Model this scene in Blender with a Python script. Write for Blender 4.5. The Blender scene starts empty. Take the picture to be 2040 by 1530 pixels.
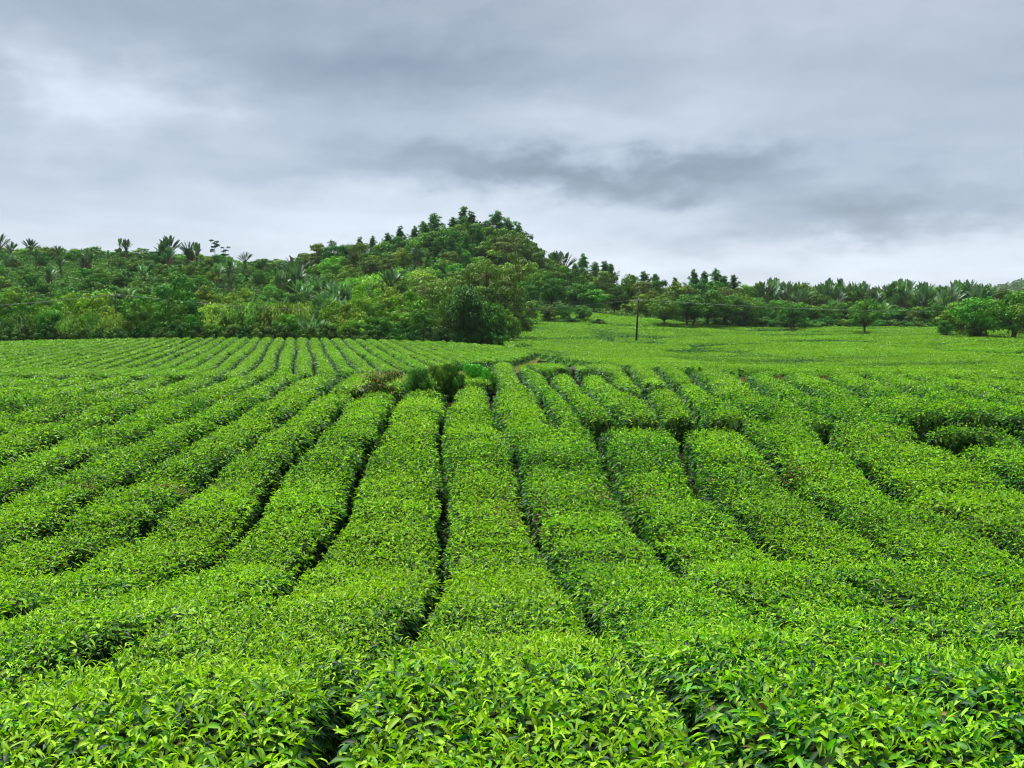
import bpy, math, random
import numpy as np

# ================= camera, sky, sun, exposure =================
F = 2000.0; VH = 640.0; PITCH = math.atan((765 - VH) / F)   # photo: 2040 x 1530 px, horizon near row 640
EXPO = 2.62
SKY_GAIN = 1.0 / 2 ** EXPO
SUN_ELEV, SUN_AZ = math.radians(66), math.radians(-35)        # azimuth from +Y, to the left
scene = bpy.context.scene
col = scene.collection
cam_d = bpy.data.cameras.new('camera'); cam = bpy.data.objects.new('camera', cam_d); col.objects.link(cam)
cam.location = (0, 0, 0); cam.rotation_euler = (math.radians(90) - PITCH, 0, 0)
cam_d.sensor_width = 36.0; cam_d.lens = 36.0 * F / 2040.0
cam_d.clip_start = 0.1; cam_d.clip_end = 12000
scene.camera = cam
scene.view_settings.view_transform = 'Standard'; scene.view_settings.look = 'None'
scene.view_settings.exposure = EXPO; scene.view_settings.gamma = 1.0
scene.render.engine = 'CYCLES'
try:
    scene.cycles.filter_width = 1.1
    scene.cycles.max_bounces = 6; scene.cycles.diffuse_bounces = 3; scene.cycles.glossy_bounces = 2
    scene.cycles.transmission_bounces = 3; scene.cycles.transparent_max_bounces = 4
    scene.cycles.sample_clamp_indirect = 4.0
except Exception: pass

sun_d = bpy.data.lights.new('sun', 'SUN'); sun = bpy.data.objects.new('sun', sun_d); col.objects.link(sun)
sun_d.energy = 1.5; sun_d.angle = math.radians(14); sun_d.color = (1.0, 0.97, 0.92)
# a sun lamp shines along its own -Z; turn that so the light comes from (azimuth, elevation)
sun.rotation_euler = (math.radians(90) - SUN_ELEV, 0, math.pi - SUN_AZ)
sun.location = (-60, 80, 120)

class NT:
    """small helper to chain shader nodes"""
    def __init__(s, tree): s.t = tree; s.n = tree.nodes; s.l = tree.links
    def node(s, typ, **kw):
        nd = s.n.new(typ)
        for k, v in kw.items(): setattr(nd, k, v)
        return nd
    def put(s, sock, v):
        if isinstance(v, bpy.types.NodeSocket): s.l.new(v, sock)
        elif isinstance(v, (tuple, list)) and len(v) == 3 and sock.type == 'RGBA': sock.default_value = (*v, 1)
        else: sock.default_value = v
    def m(s, op, a, b=0.0, c=0.0):
        nd = s.node('ShaderNodeMath', operation=op)
        s.put(nd.inputs[0], a); s.put(nd.inputs[1], b)
        if len(nd.inputs) > 2: s.put(nd.inputs[2], c)
        return nd.outputs[0]
    def vec(s, x, y, z):
        nd = s.node('ShaderNodeCombineXYZ')
        for i, v in enumerate((x, y, z)): s.put(nd.inputs[i], v)
        return nd.outputs[0]
    def noise(s, v, scale, detail=4, rough=.55):
        nd = s.node('ShaderNodeTexNoise'); s.put(nd.inputs['Vector'], v)
        nd.inputs['Scale'].default_value = scale; nd.inputs['Detail'].default_value = detail
        nd.inputs['Roughness'].default_value = rough
        return nd.outputs['Fac']
    def mix(s, f, a, b, mode='MIX'):
        nd = s.node('ShaderNodeMix', data_type='RGBA', blend_type=mode)
        s.put(nd.inputs[0], f); s.put(nd.inputs[6], a); s.put(nd.inputs[7], b)
        return nd.outputs[2]
    def ramp(s, f, stops):
        nd = s.node('ShaderNodeValToRGB'); s.put(nd.inputs[0], f)
        e = nd.color_ramp.elements
        while len(e) < len(stops): e.new(0.5)
        for el, (p, c) in zip(e, stops): el.position = p; el.color = (*c, 1)
        return nd.outputs[0]

def build_sky():
    w = bpy.data.worlds.new('World'); scene.world = w; w.use_nodes = True
    t = NT(w.node_tree); t.n.clear()
    out = t.node('ShaderNodeOutputWorld'); bg = t.node('ShaderNodeBackground')
    t.l.new(bg.outputs[0], out.inputs[0])
    sky = t.node('ShaderNodeTexSky', sky_type='NISHITA', sun_disc=False)
    sky.sun_elevation = SUN_ELEV; sky.sun_rotation = SUN_AZ
    tc = t.node('ShaderNodeTexCoord'); sep = t.node('ShaderNodeSeparateXYZ')
    t.l.new(tc.outputs['Generated'], sep.inputs[0])
    x, y, z = sep.outputs
    az = t.m('ARCTAN2', x, y); el = t.m('ARCSINE', z)
    # low overcast: cloud coordinates widen towards the horizon as a flat layer does
    elp = t.m('MAXIMUM', el, 0.0)
    stretch = t.m('DIVIDE', 1.0, t.m('ADD', elp, 0.16))
    px = t.m('MULTIPLY', az, stretch); py = stretch
    p0 = t.vec(t.m('MULTIPLY', px, 1.0), t.m('MULTIPLY', py, 1.3), 3.7)
    n_big = t.noise(p0, 0.9, 3, .5)
    n_mid = t.noise(t.vec(px, t.m('MULTIPLY', py, 1.9), 8.1), 2.2, 7, .58)
    n_fine = t.noise(t.vec(t.m('MULTIPLY', az, 3.0), t.m('MULTIPLY', el, 7.0), 1.3), 3.4, 8, .62)
    wx = t.m('MULTIPLY', t.m('SUBTRACT', t.noise(t.vec(t.m('MULTIPLY', az, 2.0), t.m('MULTIPLY', el, 4.0), 5.0), 3.0, 5, .6), .5), .36)
    wy = t.m('MULTIPLY', t.m('SUBTRACT', t.noise(t.vec(t.m('MULTIPLY', az, 2.0), t.m('MULTIPLY', el, 4.0), 11.0), 3.5, 5, .62), .5), .12)
    azw = t.m('ADD', az, wx); elw = t.m('ADD', el, wy)
    acc = t.m('MULTIPLY', t.m('SUBTRACT', n_mid, .5), .34)
    acc = t.m('ADD', acc, t.m('MULTIPLY', t.m('SUBTRACT', n_big, .5), .20))
    acc = t.m('ADD', acc, t.m('MULTIPLY', t.m('SUBTRACT', n_fine, .5), .40))
    for (u, v, su, sv, a) in SKY_BLOBS:
        a0 = math.atan((u - 1020) / F); e0 = (640 - v) / F
        dx = t.m('DIVIDE', t.m('SUBTRACT', azw, a0), su / F); dy = t.m('DIVIDE', t.m('SUBTRACT', elw, e0), sv / F)
        r2 = t.m('ADD', t.m('MULTIPLY', dx, dx), t.m('MULTIPLY', dy, dy))
        g = t.m('EXPONENT', t.m('MULTIPLY', r2, -0.5))
        acc = t.m('ADD', acc, t.m('MULTIPLY', g, a * 1.55))
    base = t.ramp(t.m('DIVIDE', elp, .36), SKY_BASE)
    val = t.m('MAXIMUM', t.m('ADD', 1.0, acc), .3)
    tint = t.ramp(t.m('ADD', t.m('MULTIPLY', acc, 1.2), .5), [(0, (.93, .985, 1.07)), (.5, (1, 1, 1)), (1, (1.02, 1.0, .97))])
    c = t.mix(1.0, base, tint, 'MULTIPLY')
    # an overcast sky is brighter overhead (outside the frame)
    zen = t.m('ADD', 1.0, t.m('MULTIPLY', t.m('SMOOTH_MIN', t.m('MAXIMUM', t.m('SUBTRACT', el, .36), 0.0), .7, .2), ZENITH))
    vm = t.node('ShaderNodeVectorMath', operation='SCALE'); t.put(vm.inputs[0], c)
    t.put(vm.inputs['Scale'], t.m('MULTIPLY', t.m('MULTIPLY', val, zen), SKY_GAIN))
    vs = t.node('ShaderNodeVectorMath', operation='SCALE'); t.put(vs.inputs[0], sky.outputs[0]); vs.inputs['Scale'].default_value = .1
    fin = t.mix(.95, vs.outputs[0], vm.outputs[0])
    t.l.new(fin, bg.inputs[0]); bg.inputs[1].default_value = 1.0

ZENITH = 2.4
SKY_BASE = [(0.0, (.58, .655, .76)), (.22, (.52, .585, .68)), (.5, (.385, .435, .51)), (.8, (.315, .352, .408)), (1.0, (.33, .365, .415))]
SKY_BLOBS = [  # u, v, su, sv, amount
    (195, 215, 105, 60, .42), (420, 210, 110, 60, .06), (1270, 235, 190, 60, .20), (1060, 410, 420, 34, .20), (1600, 520, 420, 34, .14),
    (1500, 60, 420, 60, .24), (330, 330, 230, 40, .03),
    (980, 345, 330, 30, -.25), (1300, 345, 230, 28, -.22), (650, 140, 330, 60, -.17), (1000, 170, 250, 40, -.12), (180, 60, 300, 60, -.05),
    (1780, 440, 280, 38, -.30), (1560, 405, 330, 42, -.16), (250, 395, 350, 40, -.06), (1850, 150, 260, 90, .03), (640, 460, 300, 30, .05), (1950, 480, 180, 25, .08)]
build_sky()
# ---------------- terrain ----------------
GU=[-600,0,300,600,850,1000,1080,1250,1500,1750,2040,2640]
GD=[
 (2,   [-2.28]),(3.6,[-2.35]),(5,[-2.63]),(8,[-3.3]),(12,[-3.88]),(16,[-3.78]),(20,[-3.48]),(28,[-3.24]),(40,[-3.45]),(52,[-3.75]),(70,[-4.15]),
 (100, [-3.7,-3.7,-3.6,-3.6,-3.8,-4.1,-4.4,-4.5,-4.5,-4.4,-4.3,-4.2]),
 (128, [-3.5,-3.4,-2.9,-2.9,-3.3,-3.9,-4.5,-4.6,-4.6,-4.4,-4.0,-3.8]),
 (140, [-4.6,-4.6,-4.6,-4.7,-4.8,-4.6,-4.6,-4.6,-4.6,-4.4,-3.8,-3.6]),
 (160, [-4,-4,-4,-4.2,-4.4,-4.4,-4.5,-4.6,-4.6,-4.3,-3.5,-3.3]),
 (190, [-1,-1,-1,-2,-2,-3.6,-4.1,-4.5,-4.4,-4,-3.1,-3]),
 (220, [3.5,3.5,3,2,2.5,-1.6,-0.8,-2.0,-3.2,-3,-2.8,-2.8]),
 (240, [7.5,7.5,7,5,6,2,2.6,0.2,-2.2,-2.1,-2.4,-2.4]),
 (270, [13,13,12,9,11,8,4.4,1,-.3,-.3,-.3,-.3]),
 (300, [18,18,17.5,13,17,15,8,3,2,2,2,2]),
 (330, [20.5,20.5,20,15.5,21,22,13,6,4,4,4,4]),
 (400, [18,18,17,14,20,20,12,6,4,5,5,5]),
 (600, [5]*12),(1000,[-8]*12),(1600,[-10]*12),(3000,[-15]*12),(6500,[-20]*12)]
_us=np.arange(-640,2681,20.0); _ld=np.linspace(math.log(1.5),math.log(6500),480)
def _build():
    rows=np.array([np.interp(_us,GU,(r*12 if len(r)==1 else r)) for _,r in GD])
    lds=np.log([d for d,_ in GD])
    T=np.stack([np.interp(_ld,lds,rows[:,j]) for j in range(len(_us))],1)
    def sm(T,ax,s):
        k=np.exp(-.5*(np.arange(-3*s,3*s+1)/s)**2); k/=k.sum()
        n=3*s
        P=np.pad(T,[(n,n) if a==ax else (0,0) for a in (0,1)],mode='edge')
        return np.apply_along_axis(lambda c:np.convolve(c,k,'valid'),ax,P)
    return sm(sm(T,0,1),1,3)
_T=_build()
def bilin(T,fi,fj):
    fi=np.clip(fi,0,T.shape[0]-1.001); fj=np.clip(fj,0,T.shape[1]-1.001)
    i=fi.astype(int); j=fj.astype(int); a=fi-i; b=fj-j
    return T[i,j]*(1-a)*(1-b)+T[i+1,j]*a*(1-b)+T[i,j+1]*(1-a)*b+T[i+1,j+1]*a*b
def G(x,y):
    x=np.asarray(x,float); y=np.asarray(y,float)
    d=np.maximum(y,1.5); u=1020+F*np.clip(x/np.maximum(d,2),-.83,.83)
    z=bilin(_T,(np.log(d)-_ld[0])/(_ld[1]-_ld[0]),(u-_us[0])/20.0)
    z=z+122*np.exp(-.5*(((x-1165)/330)**2+((y-1500)/320)**2))
    return z
HH=.85
def unproj(u,v,h=HH):
    xc=(u-1020)/F; yc=(765-v)/F
    dy=math.cos(PITCH)+math.sin(PITCH)*yc; dz=-math.sin(PITCH)+math.cos(PITCH)*yc
    ys=np.exp(np.linspace(math.log(1.6),math.log(420),3000))
    x=xc/dy*ys; z=dz/dy*ys
    e=z-(G(x,ys)+h)
    k=np.where(e<0)[0]
    if len(k)==0: return None
    k=k[0]
    return float(x[k]),float(ys[k])
def proj(x,y,z):
    cy=y*math.cos(PITCH)-z*math.sin(PITCH)  # depth
    up=y*math.sin(PITCH)+z*math.cos(PITCH)
    return 1020+F*x/cy, 765-F*up/cy
# ---- gap lines traced between the rows of the near block (pixels) ----
GAP={
'L10':[(60,762),(0,771)],
'L9':[(103,774),(51,785),(0,797)],
'L8':[(233,767),(189,778),(137,791),(86,805),(34,817),(0,822)],
'L7':[(360,754),(292,778),(254,791),(206,805),(144,826),(86,840),(34,853),(0,864)],
'L6':[(456,750),(419,764),(371,785),(329,798),(261,819),(189,846),(130,867),(89,881),(41,901),(0,915)],
'L5':[(532,750),(487,774),(443,795),(395,815),(343,840),(292,857),(240,884),(178,908),(134,929),(96,949),(55,966),(0,997)],
'L4':[(611,750),(556,771),(522,802),(480,822),(446,836),(401,860),(343,891),(299,925),(247,953),(206,984),(165,1004),(117,1039),(69,1069),(27,1083),(0,1090)],
'L3':[(673,757),(628,791),(604,814),(563,836),(515,867),(487,891),(446,915),(405,953),(381,984),(333,1025),(292,1049),(268,1069),(172,1100),(144,1121),(86,1148),(0,1165)],
'L2':[(686,805),(662,833),(600,894),(580,915),(546,953),(522,1001),(494,1049),(429,1111),(377,1138),(316,1155),(240,1179),(120,1207),(0,1232)],
'L1':[(777,810),(763,862),(729,893),(711,934),(694,1009),(674,1047),(617,1110),(583,1148),(545,1183),(480,1213),(400,1238),(250,1272),(120,1310),(0,1350)],
'g0':[(897,793),(880,834),(874,872),(883,927),(886,1023),(880,1064),(876,1157),(850,1210),(815,1255),(760,1290),(705,1345),(660,1420),(640,1475),(628,1530)],
'g1':[(978,736),(985,764),(972,790),(983,817),(995,845),(1020,872),(1031,920),(1034,972),(1058,1013),(1072,1064),(1106,1133),(1123,1157),(1175,1215),(1200,1250),(1260,1310),(1350,1380),(1430,1440),(1490,1485),(1560,1530)],
'g2':[(1175,848),(1195,872),(1206,913),(1223,961),(1247,1009),(1278,1047),(1309,1075),(1347,1147),(1403,1180),(1487,1208),(1571,1247),(1655,1314),(1738,1354)],
'R3':[(1345,845),(1354,865),(1381,950),(1419,992),(1470,1033),(1512,1070),(1580,1112),(1683,1169),(1727,1186),(1822,1214),(1940,1253),(2018,1270)],
'R4':[(1443,837),(1488,865),(1532,902),(1577,954),(1635,995),(1683,1036),(1769,1088),(1803,1108),(1880,1140),(2040,1190)],
'R5':[(1639,851),(1663,885),(1697,902),(1738,937),(1779,964),(1820,995),(1889,1009),(1940,1047),(2009,1077)],
'R6':[(1814,851),(1875,885),(1923,906),(1968,923),(2023,957)],
'bA':[(1103,828),(1086,804),(1075,780),(1050,765),(1033,736)],
'bA2':[(1101,764),(1089,745)],
'bB':[(1223,826),(1175,790),(1156,762),(1146,740)],
'bC':[(1216,760),(1204,739)],
'bD':[(1266,753),(1239,718)],'bE':[(1328,753),(1301,724)],
'bF':[(1440,800),(1405,772),(1378,745),(1350,727)],
'bG':[(1563,803),(1532,786),(1494,758),(1460,735)],
'bH':[(1649,796),(1614,779),(1573,760)],
'bJ':[(1872,803),(1838,793),(1800,775),(1740,755)],
}

# ================= noise and mesh helpers =================
_rng0 = np.random.default_rng(7)
_LAT = _rng0.random((256, 256))
def vnoise(x, y, s=0):
    x = np.asarray(x, float) + s * 17.31; y = np.asarray(y, float) + s * 41.7
    i = np.floor(x).astype(int); j = np.floor(y).astype(int); a = x - i; b = y - j
    a = a * a * (3 - 2 * a); b = b * b * (3 - 2 * b)
    i &= 255; j &= 255; i1 = (i + 1) & 255; j1 = (j + 1) & 255
    return _LAT[i, j]*(1-a)*(1-b) + _LAT[i1, j]*a*(1-b) + _LAT[i, j1]*(1-a)*b + _LAT[i1, j1]*a*b
def norm(v): return v / np.maximum(np.linalg.norm(v, axis=1, keepdims=True), 1e-9)
def rdir(r, n): return norm(r.normal(size=(n, 3)))

class MB:
    """collects vertices, faces and a tint per vertex"""
    def __init__(s): s.V = []; s.T = []; s.Fc = []; s.n = 0
    def add(s, V, faces, tint):
        V = np.asarray(V, float).reshape(-1, 3); n = len(V)
        t = np.asarray(tint, float)
        if t.ndim == 1: t = np.broadcast_to(t, (n, 3))
        s.V.append(V); s.T.append(t)
        for f in faces:
            f = np.asarray(f, int)
            if len(f): s.Fc.append(f + s.n)
        s.n += n
    def mesh(s, name, mat, smooth=False):
        me = bpy.data.meshes.new(name)
        V = np.concatenate(s.V); T = np.concatenate(s.T)
        lv = np.concatenate([f.ravel() for f in s.Fc]); ls = np.concatenate([np.full(len(f), f.shape[1]) for f in s.Fc])
        me.vertices.add(len(V)); me.vertices.foreach_set('co', V.astype(np.float32).ravel())
        me.loops.add(len(lv)); me.loops.foreach_set('vertex_index', lv.astype(np.int32))
        me.polygons.add(len(ls)); me.polygons.foreach_set('loop_start', np.concatenate([[0], np.cumsum(ls)[:-1]]).astype(np.int32))
        if smooth: me.polygons.foreach_set('use_smooth', np.ones(len(ls), bool))
        at = me.attributes.new('tint', 'FLOAT_COLOR', 'POINT')
        at.data.foreach_set('color', np.concatenate([T, np.ones((len(T), 1))], 1).astype(np.float32).ravel())
        me.update(calc_edges=True); me.validate()
        me.materials.append(mat)
        return me
    def obj(s, name, mat, parent=None, smooth=False):
        return link(name, s.mesh(name, mat, smooth), parent)
def link(name, data, parent=None):
    o = bpy.data.objects.new(name, data); col.objects.link(o)
    if parent is not None: o.parent = parent
    return o
def tag(o, label=None, cat=None, group=None, kind=None):
    if label: o['label'] = label
    if cat: o['category'] = cat
    if group: o['group'] = group
    if kind: o['kind'] = kind
    return o

def add_leaves(mb, P, D, L, W, tint, detail, r, bend=.25, up=(0, 0, 1), fold=.22, jit=.45):
    """leaf blades: base P, direction D, length L, width W; each blade's face turns to the sky"""
    n = len(P)
    if n == 0: return
    U = np.asarray(up, float) + r.normal(0, jit, (n, 3))
    S = norm(np.cross(D, U)); N = norm(np.cross(S, D))
    L = np.broadcast_to(L, n)[:, None]; W = np.broadcast_to(W, n)[:, None]
    b = (bend * (.4 + 1.2 * r.random(n)))[:, None]
    dn = np.array([0, 0, -1.0])
    tw = r.normal(0, .45, (n, 1)) if detail >= 2 else 0.0
    def pt(t, w, rise): return P + D * L * t + dn * (b * L * t * t) + (S + N * (tw * (t - .25))) * W * w * .5 + N * W * rise
    if detail >= 2:
        vs = [pt(0, 0, 0), pt(.32, -.86, fold), pt(.32, 0, 0), pt(.32, .86, fold), pt(.68, -.74, fold), pt(.68, 0, 0), pt(.68, .74, fold), pt(1, 0, 0)]
        q = np.arange(n)[:, None] * 8
        f3 = np.concatenate([q + [0, 2, 1], q + [0, 3, 2], q + [4, 5, 7], q + [5, 6, 7]]); f4 = np.concatenate([q + [1, 2, 5, 4], q + [2, 3, 6, 5]])
        faces = [f3, f4]
    elif detail == 1:
        vs = [pt(0, 0, 0), pt(.48, -1, fold), pt(1, 0, 0), pt(.48, 1, fold)]
        q = np.arange(n)[:, None] * 4
        faces = [np.concatenate([q + [0, 2, 1], q + [0, 3, 2]])]
    else:
        vs = [pt(0, 0, 0), pt(.5, -1, 0), pt(1, 0, 0), pt(.5, 1, 0)]
        q = np.arange(n)[:, None] * 4
        faces = [q + [0, 3, 2, 1]]
    k = len(vs)
    V = np.stack(vs, 1).reshape(-1, 3)
    tv = np.repeat(np.broadcast_to(tint, (n, 3)), k, 0)
    if detail >= 2: tv = tv * np.tile([1.1, .92, 1.28, .92, .92, 1.22, .92, .85], n)[:, None]      # paler midrib
    mb.add(V, faces, tv)

def add_tube(mb, pts, rad, tint, sides=6):
    pts = np.asarray(pts, float); n = len(pts); rad = np.broadcast_to(rad, n)
    tan = norm(np.gradient(pts, axis=0))
    ref = np.array([1.0, 0.13, 0]) if abs(tan[0][2]) > .6 else np.array([0, 0, 1.0])
    A = norm(np.cross(tan, np.broadcast_to(ref, tan.shape))); B = np.cross(tan, A)
    th = np.arange(sides) / sides * 2 * math.pi
    V = (pts[:, None] + rad[:, None, None] * (np.cos(th)[None, :, None] * A[:, None] + np.sin(th)[None, :, None] * B[:, None])).reshape(-1, 3)
    i = np.arange(n - 1)[:, None] * sides; j = np.arange(sides)[None]; j1 = (j + 1) % sides
    q = np.stack([i + j, i + j1, i + sides + j1, i + sides + j], -1).reshape(-1, 4)
    caps = [np.arange(sides)[::-1][None], (n - 1) * sides + np.arange(sides)[None]]
    mb.add(V, [q] + caps, tint)

# ================= materials =================
def mat_leaf(name, rough=.45, trans=.3, spec=.4, vary=.25, glow=(1.1, 1.35, .4)):
    m = bpy.data.materials.new(name); m.use_nodes = True; t = NT(m.node_tree); t.n.clear()
    out = t.node('ShaderNodeOutputMaterial')
    at = t.node('ShaderNodeAttribute', attribute_name='tint'); oi = t.node('ShaderNodeObjectInfo')
    c = t.mix(1.0, at.outputs['Color'], oi.outputs['Color'], 'MULTIPLY')
    tc = t.node('ShaderNodeTexCoord')
    hsv = t.node('ShaderNodeHueSaturation'); t.put(hsv.inputs['Color'], c)
    t.put(hsv.inputs['Hue'], t.m('ADD', .5, t.m('MULTIPLY', t.m('SUBTRACT', oi.outputs['Random'], .5), -.035 * vary / .25)))
    nz = t.noise(tc.outputs['Object'], 9.0, 2)
    t.put(hsv.inputs['Value'], t.m('ADD', t.m('ADD', .75, t.m('MULTIPLY', nz, .5)), t.m('MULTIPLY', t.m('SUBTRACT', t.m('FRACT', t.m('MULTIPLY', oi.outputs['Random'], 7.3)), .5), vary)))
    bs = t.node('ShaderNodeBsdfPrincipled'); t.put(bs.inputs['Base Color'], hsv.outputs[0])
    bs.inputs['Roughness'].default_value = rough; bs.inputs['Specular IOR Level'].default_value = spec
    tr = t.node('ShaderNodeBsdfTranslucent'); t.put(tr.inputs[0], t.mix(1.0, hsv.outputs[0], glow, 'MULTIPLY'))
    mx = t.node('ShaderNodeMixShader'); mx.inputs[0].default_value = trans
    t.l.new(bs.outputs[0], mx.inputs[1]); t.l.new(tr.outputs[0], mx.inputs[2]); t.l.new(mx.outputs[0], out.inputs[0])
    return m
def mat_plain(name, rough=.9, scale=3.0, amt=.6, spec=.2, attr=True, colr=(.1, .1, .1)):
    m = bpy.data.materials.new(name); m.use_nodes = True; t = NT(m.node_tree)
    bs = t.n['Principled BSDF']; bs.inputs['Roughness'].default_value = rough; bs.inputs['Specular IOR Level'].default_value = spec
    tc = t.node('ShaderNodeTexCoord')
    nz = t.noise(tc.outputs['Object'], scale, 6, .65)
    c = t.node('ShaderNodeAttribute', attribute_name='tint').outputs['Color'] if attr else colr
    hs = t.node('ShaderNodeHueSaturation'); t.put(hs.inputs['Color'], c)
    t.put(hs.inputs['Value'], t.m('ADD', 1 - amt / 2, t.m('MULTIPLY', nz, amt)))
    t.put(bs.inputs['Base Color'], hs.outputs[0])
    bp = t.node('ShaderNodeBump'); bp.inputs['Strength'].default_value = .5; t.put(bp.inputs['Height'], nz)
    t.l.new(bp.outputs[0], bs.inputs['Normal'])
    return m
M_TEA = mat_leaf('tea_leaf', .5, .36, .2, .08)
M_CROWN = mat_leaf('tree_leaf', .65, .18, .1, .45)
M_PINE = mat_leaf('pine_needle', .7, .2, .1, .3)
M_PALM = mat_leaf('palm_frond', .5, .2, .25, .3)
M_WOODY = mat_plain('tea_inner_twigs', 1.0, 14, .9, .0)
M_BARK = mat_plain('bark', .9, 6, .7)
M_SOIL = mat_plain('ground_cover', 1.0, .9, .8, .0)
M_ROCK = mat_plain('basalt', .85, 5, .8)
M_CONC = mat_plain('dark_timber', .8, 4, .5)
M_METAL = mat_plain('galvanised_wire', .45, 4, .2, .5)

# ================= regions of the plantation =================
def extend(pts):
    """traced gap (pixels) -> X as a function of y on the canopy surface, carried on beyond its ends"""
    q = sorted([(b, a) for a, b in (p for p in (unproj(*p) for p in pts) if p)])
    ys = np.array([a for a, _ in q]); xs = np.array([b for _, b in q])
    return ys, xs
def gapfun(pts, s0=None, s1=None):
    ys, xs = extend(pts)
    if s1 is None: s1 = (xs[-1] - xs[-2]) / (ys[-1] - ys[-2]) if len(ys) > 2 else -.06
    if s0 is None: s0 = 0.0
    ya = np.concatenate([[ys[0] - 60], ys, [ys[-1] + 100]]); xa = np.concatenate([[xs[0] - 60 * s0], xs, [xs[-1] + 100 * s1]])
    return lambda y: np.interp(y, ya, xa)
_S1 = {'g0': -.05, 'L1': -.06, 'L2': -.06}
_S0 = {'L10': -.10, 'L9': -.08, 'L8': -.05, 'L7': -.03, 'L6': -.02}
GF = {k: gapfun(p, _S0.get(k, 0.0), _S1.get(k)) for k, p in GAP.items()}
GF['L10'] = lambda y: GF['L9'](y) - 1.85
for k, o in (('L11', 3.7), ('L12', 5.6), ('L13', 7.5), ('L14', 9.4), ('L15', 11.3)):
    GF[k] = (lambda o: lambda y: GF['L9'](y) - o)(o)
GF['R7'] = lambda y: GF['R6'](y) + 2.1
GF['R8'] = lambda y: GF['R6'](y) + 4.2
GF['R9'] = lambda y: GF['R6'](y) + 6.3
def _bl(f, s, y0):   # a gap of the upper block, its lower end led back parallel to its neighbours
    return lambda y: np.where(np.asarray(y) < y0, f(y0) + (np.asarray(y) - y0) * s, f(y))
GF['bC'] = _bl(GF['bC'], .03, 46); GF['bD'] = _bl(GF['bD'], .10, 51); GF['bE'] = _bl(GF['bE'], .12, 51)
GF['bA2'] = _bl(GF['bA2'], .0, 43)
for k in ('bF', 'bG', 'bH', 'bJ'): pass
_bH, _bJ = GF['bH'], GF['bJ']
GF['bI'] = lambda y: (_bH(y) + _bJ(y)) / 2
for i, k in enumerate(('bK', 'bL', 'bM', 'bN', 'bO', 'bP')):
    GF[k] = (lambda i: lambda y: _bJ(y) + 1.75 * (i + 1) + .02 * (i + 1) * (np.asarray(y) - 30))(i)

_yb = sorted((unproj(u, v)) for u, v in ((500, 748), (640, 744), (763, 739), (850, 734), (930, 722), (1020, 718), (1060, 706), (1085, 694)))
_ybx = np.array([a for a, _ in _yb]); _yby = np.array([b for _, b in _yb])
_ybx, _yby = np.concatenate([[-80], _ybx]), np.concatenate([[54.6], _yby])
def c_front(x): return np.interp(x, _ybx, _yby)                 # front edge of the far block on the left
def c_gap(k): return lambda y: -15.2 + 1.435 * k - .2115 * (np.asarray(y, float) - 70) + .12 * np.sin(np.asarray(y) / 7 + k * 2.1)
CK0, CK1 = -30, 19

# pits and bare places: (u0, u1, v0, v1) boxes in the photo -> patches of ground without bushes
def patch(u, v, rx, ry):
    p = unproj(u, v, 0.0); return (p[0], p[1], rx, ry)
HOLES = []
def hole(u, v, rx, ry, h=HH):
    p = unproj(u, v, h); HOLES.append((p[0], p[1], rx, ry))
hole(1135, 741, 2.0, 9); hole(1188, 741, 1.0, 6); hole(1092, 743, .9, 6)
hole(1908, 876, .95, .7); hole(1945, 884, .9, .55); hole(1840, 852, .8, .5)
hole(1490, 742, 1.5, 6); hole(1295, 768, .9, 4); hole(1375, 763, .6, 3)
hole(845, 775, 1.6, 3.0); hole(930, 768, 1.9, 3.6); hole(745, 780, 2.0, 2.6); hole(885, 790, 1.0, 1.4)
hole(1610, 746, 4.2, 1.6); hole(1045, 689, 1.4, 12); hole(1640, 660, 9, 2.5); hole(1545, 657, 6, 3)
hole(1880, 684, 7, 2.2); hole(1800, 668, 10, 1.6); hole(1350, 728, 2.2, 1.2); hole(1945, 750, 2.4, .7); hole(1270, 688, 3.5, 1.3)
def open_ground(x, y):
    """0 inside a bare patch, 1 in the crop"""
    m = np.ones(np.broadcast(x, y).shape)
    for (cx, cy, rx, ry) in HOLES:
        q = np.hypot((x - cx) / rx, (y - cy) / ry) + .25 * (vnoise(x * 1.3, y * 1.3, 3) - .5)
        m = np.minimum(m, np.clip((q - .92) / .16, 0, 1))
    return m
def canopy(x, y):
    """top of the clipped tea surface above the camera's level"""
    lump = .19 * (vnoise(x / 1.9, y / .8, 1) - .5) + .16 * (vnoise(x / 3.2, y / 2.3, 2) - .5) + .085 * (vnoise(x / .38, y / .34, 4) - .5)
    lump = lump * np.interp(np.hypot(x, y), [26, 60], [1, .3])
    return G(x, y) + HH + lump

RHO = [(2, 2400, .066, 2), (4, 2300, .065, 2), (7, 1950, .064, 2), (10, 1450, .070, 1), (14, 1150, .075, 1), (20, 800, .086, 1),
       (28, 500, .105, 1), (40, 280, .135, 0), (55, 200, .15, 0), (75, 150, .165, 0), (100, 105, .185, 0), (135, 52, .27, 0), (180, 30, .36, 0), (400, 22, .40, 0)]
_rd = np.log([a for a, *_ in RHO])
def rho(d): return np.exp(np.interp(np.log(np.maximum(d, 1.5)), _rd, np.log([b for _, b, *_ in RHO])))
def leaf_len(d): return np.interp(np.log(np.maximum(d, 1.5)), _rd, [c for _, _, c, _ in RHO])
YOUNG, MIDG, MATURE, DEEP, RUST = (np.array(c) for c in ((.205, .37, .006), (.074, .225, .005), (.014, .080, .008), (.006, .040, .011), (.11, .068, .028)))

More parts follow.
